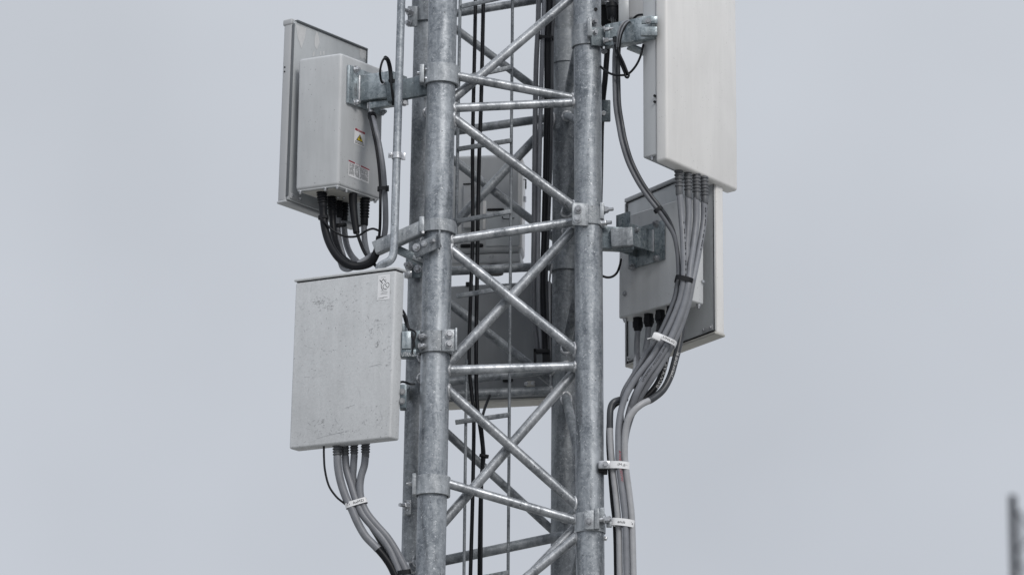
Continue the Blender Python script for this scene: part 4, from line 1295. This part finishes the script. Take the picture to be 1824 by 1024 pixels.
t, c2p = cable('coax_cable', 'dark grey coax paired with the long grey one down to the bundle tie', [(1103, 76, -.025)] + [(x + 3.8, y - 1, Y + .004) for x, y, Y in rp1[:10]] + [(1191, 392, .03), (1200, 415, .04), (1206, 445, .05), (1208.5, 480, .055), (1207, 500, .055), (1200, 535, .055), (1184, 575, .06), (1166, 610, .06), (1144, 645, .06), (1128, 690, .06)], 3.8, 'dcable')
tie('black tie round the coax pair in front of the right radio', 1172.5, 373.5, .0, 8.5, 6.5, 35, 6)

# white antenna feeders
fg = 'grey feeders under the white antenna'
fy = (.03, .06, .09, .12)
tops = ((1208.5, 297, 348), (1225, 304, 354), (1240, 309, 357), (1254, 315, 363))
labels = ('leftmost grey feeder under the white antenna', 'second grey feeder from the left under the white antenna', 'third grey feeder from the left under the white antenna', 'rightmost grey feeder under the white antenna')
paths = (
    [(1210.5, 345, .03), (1213.5, 382, .03), (1216.5, 420, .02), (1218, 460, .015), (1217.5, 500, .015), (1211, 535, .02), (1196, 573, .025), (1179, 606, .028), (1160, 638, .03), (1134, 672, .035), (1117, 700, .035), (1107, 728, .035), (1102, 760, .035), (1107.5, 815, .035), (1105, 835, .035), (1103, 828, .04)],
    [(1225, 350, .06), (1226.5, 382, .06), (1223.5, 433, .05), (1222.5, 470, .04), (1222, 500, .04), (1216, 535, .04), (1202, 573, .045), (1186, 610, .045), (1166, 642, .05), (1146, 676, .055), (1130, 706, .06), (1119, 740, .06), (1113, 780, .06), (1109, 828, .06)],
    [(1240, 353, .09), (1240, 392, .09), (1235.5, 433, .07), (1230, 470, .03), (1227, 500, .015), (1220, 537, .012), (1206, 577, .014), (1190, 611, .014), (1172, 641, .018), (1153, 667, .022), (1134, 700, .04), (1120, 740, .07), (1112, 780, .085), (1108, 828, .085)],
    [(1254, 360, .12), (1253, 397, .12), (1245.5, 443, .08), (1236, 490, .03), (1233, 505, .025), (1226, 540, .028), (1213, 580, .03), (1198, 612, .03), (1178, 648, .034), (1160, 676, .04), (1142, 704, .065), (1127, 734, .085), (1115, 775, .095), (1110, 828, .095)])
tails = ([(1105.5, 828, .03), (1112, 890, .03), (1115, 930, .03), (1119, 1024, .03), (1121, 1500, .03)],)
rib = 'grubber'
for k in range(4):
    px, pt_, pb_ = tops[k]
    pth = paths[k]
    if k == 0:
        pth = pth[:-3] + [(1101.5, 800, .035), (1102.5, 828, .035), (1110, 890, .035), (1113.7, 930, .035), (1116, 1024, .035), (1117, 1120, .035), (1117.5, 1500, .035)]
    prn = ()
    if k == 2:
        prn = (('LI/TAMSKY XKSCEXS (ako)', 680, 618, .40, .15, 'ink'),)
    if k == 0:
        prn = (('AWKOS OSVW', 803, 860, .34, .45, 'pink'), ('-  -- - --- -  -- - -', 398, 492, .12, .6, 'ink'))
    if k == 3:
        prn = (('-- - ---  - -- --- -', 372, 446, .12, .55, 'ink'),)
    t, _p = cable('feeder_cable', labels[k], pth, 5.7 if k != 2 else 6.1, 'gcable', fg, (P(px, pt_, fy[k]), P(px + 1.5, pb_, fy[k]), 6.9, 6.6, 6, rib), prints=prn)
tie('wide black tie round the feeder bundle in front of the right radio', 1218.5, 500.5, .04, 17, 20, -14, 8.5)
# white marker on the bundle
t = thing('cable_tag', 'white marker tag with a square head on the slanting right hand feeder bundle', 'cable tag', P(1178, 604, .02))
x_ = Vector((math.cos(R(-25)), 0, math.sin(R(-25))))
a_ = Vector((-math.sin(R(-25)), 0, math.cos(R(-25))))
fr = Vector((0, -1, 0))
c_ = P(1184, 606.5, .022)
mesh_obj('band', G().band(c_, x_, a_, fr, 22 * M, 17 * M, 9 * M, sq=.5), 'white', t)
hc = P(1170, 600, -.022)
mesh_obj('head', G().box(hc, x_ * (16 * M), a_ * (11.5 * M), fr * (7 * M), .003), 'white', t)
mesh_obj('tail', G().tube([P(1166, 600, -.005), P(1153, 603.5, -.01)], .0018, 8), 'white', t)
mesh_obj('lettering', band_text(G(), 'I:INL(I)', c_, x_, a_, fr, 22 * M, 17 * M, -4 * M, 18 * M, 5.2 * M, .5), 'ink', t)

# ------------------------------------------------------------------ RIGHT MIDDLE: antenna, radio, bracket
A4 = Frame((1273, 592), (1114, 651), (1270.5, 288), .21, d=(1290.5, 597.5))
lu, lv, lw = A4.lu, A4.lv, A4.lw
t = thing('panel_antenna', 'grey panel antenna with white front edge, seen from behind, right of the tower', 'antenna', A4.pt(lu / 2, 0, lw))
mesh_obj('radome', A4.box(G(), -.002, lu, 0, lv, .012, lw, .010, 4), 'radome', t)
mesh_obj('back_tray', A4.box(G(), .004, lu - .004, .012, lv - .012, .002, .0115, .002), 'tray2', t)
g = A4.box(G(), 0, lu + .001, lv - .014, lv + .002, -.003, .0125, .002)
A4.box(g, lu - .007, lu + .001, .004, lv - .018, -.002, .0115, .0015)
mesh_obj('tray_lip', g, 'edge', t)
g = A4.box(G(), .003, lu - .01, lv - .021, lv - .0165, -.001, .003, .001)
A4.box(g, lu - .0165, lu - .012, .006, lv - .022, -.001, .003, .001)
A4.box(g, .0005, .004, .006, lv - .022, -.001, .003, .001)
A4.box(g, .004, lu - .018, .006, .010, -.001, .003, .001)
mesh_obj('seal_strip', g, 'black', t)
mesh_obj('end_cap', A4.box(G(), -.004, lu + .003, -.006, .0055, -.001, lw + .002, .004, 3), 'beige', t)
for u0_ in (.012, lu - .085):
    mesh_obj('corner_clip', A4.box(G(), u0_, u0_ + .072, .014, .034, -.0015, .0018, .001), 'edge', t)
    for u_ in (.012, .060):
        bolt(t, A4.pt(u0_ + u_, .024, -.0015), A4.nU, .005, .006, False)

R5 = Frame((1222, 351), (1102.5, 388), (1222, 533), .12, d=(1253.5, 361.5))
lu, lv, lw = R5.lu, R5.lv, R5.lw
t = thing('radio_unit', 'grey radio unit on the back of the right hand antenna behind the feeder bundle', 'radio unit', R5.pt(lu / 2, lv, lw / 2))
mesh_obj('body', R5.box(G(), 0, lu, 0, lv, 0, lw, .007, 3), 'radio3', t)
mesh_obj('mount_rail', R5.box(G(), .06, lu - .06, .10, .14, lw, lw + .05, .002), 'zinc', t)
mesh_obj('mount_rail', R5.box(G(), .06, lu - .06, lv - .14, lv - .10, lw, lw + .05, .002), 'zinc', t)
u_, v_ = R5.uv(1113.5, 523)
bolt(t, R5.pt(u_, v_, 0), R5.nU, .008, .006, True)
for (u_, w_) in ((.012, .018), (.012, lw - .02), (lu - .02, .02), (lu - .02, lw - .02), (.06, lw * .3)):
    mesh_obj('foot_screw', G().lathe(R5.pt(u_, lv, w_), R5.pt(u_, lv, w_) - Z * .016, [(0, .009), (.6, .009), (.62, .006), (1, .006)], 14), 'bolt', t)
mesh_obj('vent_plug', G().cyl(R5.pt(-.001, lv * .78, lw * .9), R5.pt(-.008, lv * .78, lw * .9), .006, 12), 'bolt', t)
zb5 = R5.pt(0, lv, 0).z
gl = ((1136, 566, 590), (1155.5, 559.5, 583), (1176, 553, 577), (1196, 546, 570))
gy = []
for px, pt_, pb_ in gl:
    p = Pz(px, pt_, zb5)
    q = P(px, pb_, p.y)
    gy.append(p.y)
    gg = G().lathe(p + Z * .001, q, [(0, .0185), (.30, .0185), (.31, .0205), (.72, .0205), (.74, .017), (.93, .0155), (1, .012)], 12)
    mesh_obj('cable_gland', gg, 'rubber', t, 30)
u0, v0 = R5.uv(1186, 392)
u1, v1 = R5.uv(1122, 488)
t = thing('mounting_bracket', 'zinc box bracket with four bolt plate on the shaded right hand radio unit', 'bracket', leg_pt('FR', 424))
mesh_obj('plate', R5.box(G(), u0, u1, v0, v0 + .160, -.011, -.001, .003), 'zinc', t)
for px, py in ((1173.5, 400), (1174.5, 461.5), (1130, 477), (1130, 415)):
    bolt(t, R5.faceU(px, py, .011), R5.nU, .011, .012, True, .005)
ub, vb = R5.uv(1167, 412)
uc, vc = R5.uv(1135, 452)
# open box stub
L5 = .155
g = G()
R5.box(g, ub, ub + .007, vb, vb + .085, -L5, -.011, .001)
R5.box(g, ub + .098, ub + .105, vb, vb + .085, -L5, -.011, .001)
R5.box(g, ub + .007, ub + .098, vb, vb + .006, -L5, -.011, .001)
R5.box(g, ub + .007, ub + .098, vb + .055, vb + .061, -L5, -.011, .001)
mesh_obj('arm_stub', g, 'zinc', t)
mesh_obj('weld', R5.box(G(), ub - .006, ub + .004, vb - .004, vb + .087, -.018, -.0105, .003), 'weld', t)
bolt(t, R5.pt(ub - .0005, vb + .02, -L5 * .75), R5.nW, .009, .010, True)
g = R5.box(G(), ub - .004, ub + .072, vb - .045, vb + .075, -L5 - .008, -L5, .001)
mesh_obj('end_plate', g, 'zinc', t)
mesh_obj('arm', G().bar(P(1062, 425, .10), P(1128, 428, .115), .088, .05, .003), 'dzinc', t)
mesh_obj('strap', G().bar(P(1088, 425, .072), P(1127.5, 422, .068), .074, .03, .004), 'rear', t)

t = thing('pipe_clamp', 'two bolt clamp at mid height of the near right leg, studs at right', 'pipe clamp', leg_pt('FR', 382))
mesh_obj('collar', sleeve_geo('FR', 373, 405, .005), 'collar', t)
mesh_obj('bolt_plate', G().box(P(1033, 382, FRY - .066), Vector((.97, .24, 0)).normalized() * .064, Z * .090, Vector((.24, -.97, 0)).normalized() * .010, .003), 'collar', t)
for px, py in ((1030, 373), (1028, 390.5)):
    bolt(t, P(px, py, FRY - .076), Vector((-.1, -1, -.05)), .0115, .013, True, .004)
mesh_obj('lug', G().box(P(1072, 378, FRY - .02), X * .016, Z * .065, Vector((0, .05, 0)), .003), 'collar', t)
for px, py in ((1075, 374.5), (1072, 398)):
    bolt(t, P(px, py, FRY - .025), Vector((1, -.35, .02)), .0135, .016, True, .020)

# radio cables
b1 = [(1214, 540, .16), (1214, 562, .15), (1213, 590, .14), (1209, 615, .13), (1202, 643, .12), (1194, 670, .11), (1181, 694, .09), (1162, 710, .06), (1141, 721, .03), (1123, 739, .025), (1114.5, 764, .03), (1112.5, 800, .035), (1114, 828, .04), (1122, 890, .045), (1125.5, 930, .045), (1128, 1024, .045), (1129, 1120, .045), (1130, 1500, .045)]
t, bp = cable('power_cable', 'black printed power cable curving out from the right radio and turning grey below', b1, 6.0, 'lcable', sleeves=((0.0, 0.213, 1.06, 'dcable'),), prints=(('JYRW-ENE 8(', 672, 630, .45, -.35, 'wink'),))
b2 = [(1196, 566, gy[3]), (1194, 590, .15), (1190, 620, .14), (1183, 652, .13), (1174, 678, .12), (1161, 697, .11), (1145, 712, .10), (1132, 728, .085), (1118, 752, .095), (1111, 800, .10), (1108, 850, .10)]
cable('power_cable', 'second black printed power cable left of the printed one below the right radio', b2, 6.0, 'bcable', prints=(('BSWXAKA', 690, 640, .42, -.45, 'wink'),))
cable('jumper_cable', 'grey jumper from the leftmost black gland of the right radio', [(1136, 586, gy[0]), (1134.5, 612, gy[0]), (1134, 640, gy[0] - .03), (1131, 664, .12), (1122, 690, .10), (1108, 712, .09)], 5.4, 'gcable')
cable('jumper_cable', 'grey jumper from the second black gland of the right radio', [(1155.5, 580, gy[1]), (1153, 605, gy[1]), (1147, 635, gy[1] - .03), (1138, 664, .13), (1127, 690, .11)], 5.4, 'gcable')
cable('jumper_cable', 'black jumper from the third gland, slipping behind the slanting bundle', [(1176, 572, gy[2]), (1172, 595, .16), (1161, 625, .13), (1146, 652, .12), (1131, 672, .11), (1116, 695, .10)], 5.4, 'bcable')
cable('drain_cable', 'dark cable in a tight bend left of the clipped bundle, turning grey below', [(1116, 709, .09), (1103, 712, .075), (1094, 715.5, .06), (1088.5, 724, .055), (1086.5, 742, .05), (1087, 780, .05), (1090.5, 828, .05), (1097.5, 885, .05), (1101.5, 930, .05), (1103, 960, .05), (1104, 1024, .05), (1105, 1120, .05), (1106, 1500, .05)], 5.6, 'lcable', sleeves=((0.0, 0.098, 1.06, 'dcable'),))
cable('drain_cable', 'thin black cable along the left side of the clipped bundle', [(1108, 715, .10), (1096, 722, .085), (1088, 734, .075), (1084, 752, .07), (1083, 790, .07), (1085.5, 830, .07), (1090, 890, .07), (1095, 940, .07), (1097, 1024, .07), (1098, 1120, .07), (1099, 1500, .07)], 3.4, 'bcable')
cable('drip_lead', 'thin black lead sagging between the near right leg and the right radio', [(1063, 486, .16), (1071, 490.5, .15), (1081, 494, .15), (1091, 492.5, .16), (1099, 485.5, .17), (1104, 473, .2), (1106, 462, .24)], 2.2, 'bcable')

# cable clips on the near right leg
def clip(label, py, px0, px1, bolt_px, txt, tx0, tx1, droop, Y=.04):
    t = thing('cable_clip', label, 'cable clip', P(px0, py, Y))
    c_ = P((px0 + px1) / 2, py, Y)
    a_ = (px1 - px0) / 2 * M
    x_ = Vector((math.cos(R(droop)), 0, math.sin(R(droop))))
    ax = Vector((-math.sin(R(droop)), 0, math.cos(R(droop))))
    fr = Vector((0, -1, 0))
    mesh_obj('band', G().band(c_, x_, ax, fr, a_, .020, 13 * M, .002), 'white', t)
    if txt:
        g = G()
        for s_, a0, a1, hh_ in txt:
            band_text(g, s_, c_, x_, ax, fr, a_, .020, (a0 - (px0 + px1) / 2) * M, (a1 - (px0 + px1) / 2) * M, hh_ * M)
        mesh_obj('lettering', g, 'ink', t)
    return t
t = clip('white printed clip strap with a bolted foot, upper of two', 829, 1082, 1121.5, 1077, (('(M', 1100, 1107, 5.5), ('.di', 1108, 1113.5, 4.5), ('-.', 1114.5, 1118, 1.2)), 0, 0, -3)
mesh_obj('foot', G().box(P(1076, 828, .022), X * (20 * M), Z * (14 * M), Vector((0, .02, 0)), .002), 'bolt', t)
bolt(t, P(1078, 827, .012), Vector((.05, -1, -.1)), .0095, .010, True)
mesh_obj('foot', G().box(P(1074, 839, .05), X * (16 * M), Z * (8 * M), Vector((0, .05, 0)), .002), 'black', t)
t = clip('white printed clip strap on a long stud, lower of two', 931, 1089, 1130, 1080, (('anub', 1100, 1113.5, 4.8), ("'s", 1124, 1127.5, 4)), 0, 0, -7)
mesh_obj('collar', sleeve_geo('FR', 916, 950, .004), 'collar', t)
mesh_obj('bolt_plate', G().box(P(1049.5, 925.5, FRY - .068), X * (18 * M), Z * .074, Vector((0, .010, 0)), .003), 'collar', t)
mesh_obj('bolt_plate', G().box(P(1063, 924, FRY - .066), X * (9 * M), Z * .080, Vector((0, .026, 0)), .003), 'collar', t)
mesh_obj('lug', G().box(P(1072, 924, FRY - .02), X * (9 * M), Z * .080, Vector((0, .05, 0)), .003), 'collar', t)
bolt(t, P(1048.5, 928.5, FRY - .073), Vector((-.1, -1, -.1)), .0115, .013, True, .003)
g = G().cyl(P(1066, 925.5, FRY - .06), P(1080, 924.5, FRY - .06), .0095, 16)
bolt_geo(g, P(1077, 924.5, FRY - .06), Vector((1, -.25, 0)), .013, .020, True, .004)
mesh_obj('stud', g, 'bolt', t)
mesh_obj('wedge', G().box(P(1085, 934, .045), X * (10 * M), Z * (9 * M), Vector((0, .02, 0)), .002), 'collar', t)
bolt(t, P(1075.5, 958, FRY - .01), Vector((1, -.3, -.3)), .009, .012, False)

# ------------------------------------------------------------------ distant mast
FY = 58.0
t = thing('distant_mast', 'dark out of focus lattice mast far away at the lower right edge', 'mast', (P(1800, 1000, FY).x, FY, 0))
mw = P(1801, 880, FY)
l1, l2 = [], []
for dx, dy, nm, top in ((0, 0, 0, 882), (.40, .1, 1, 905), (.2, .4, 2, 900)):
    p = P(1803.5, top, FY)
    p = Vector((p.x + dx, FY + dy, p.z))
    b_ = Vector((P(1797.5, 1024, FY).x + dx - .02, FY + dy, 0))
    mesh_obj('leg', G().cyl(b_, p, .070 if nm == 0 else .022, 12), 'far', t)
zt = P(1803, 900, FY).z
for k in range(14):
    z0 = zt - k * .45
    a_ = Vector((mw.x - .01, FY, z0))
    b_ = Vector((mw.x + .39, FY + .1, z0 - (.45 if k % 2 else -.0)))
    z1 = z0 - .45
    pts = (a_, Vector((mw.x + .39, FY + .1, z1))) if k % 2 == 0 else (Vector((mw.x + .39, FY + .1, z0)), Vector((mw.x - .01, FY, z1)))
    mesh_obj('brace', G().cyl(pts[0], pts[1], .018, 8), 'far', t)

for o in bpy.data.objects:
    if '_o' in o.keys():
        del o['_o']
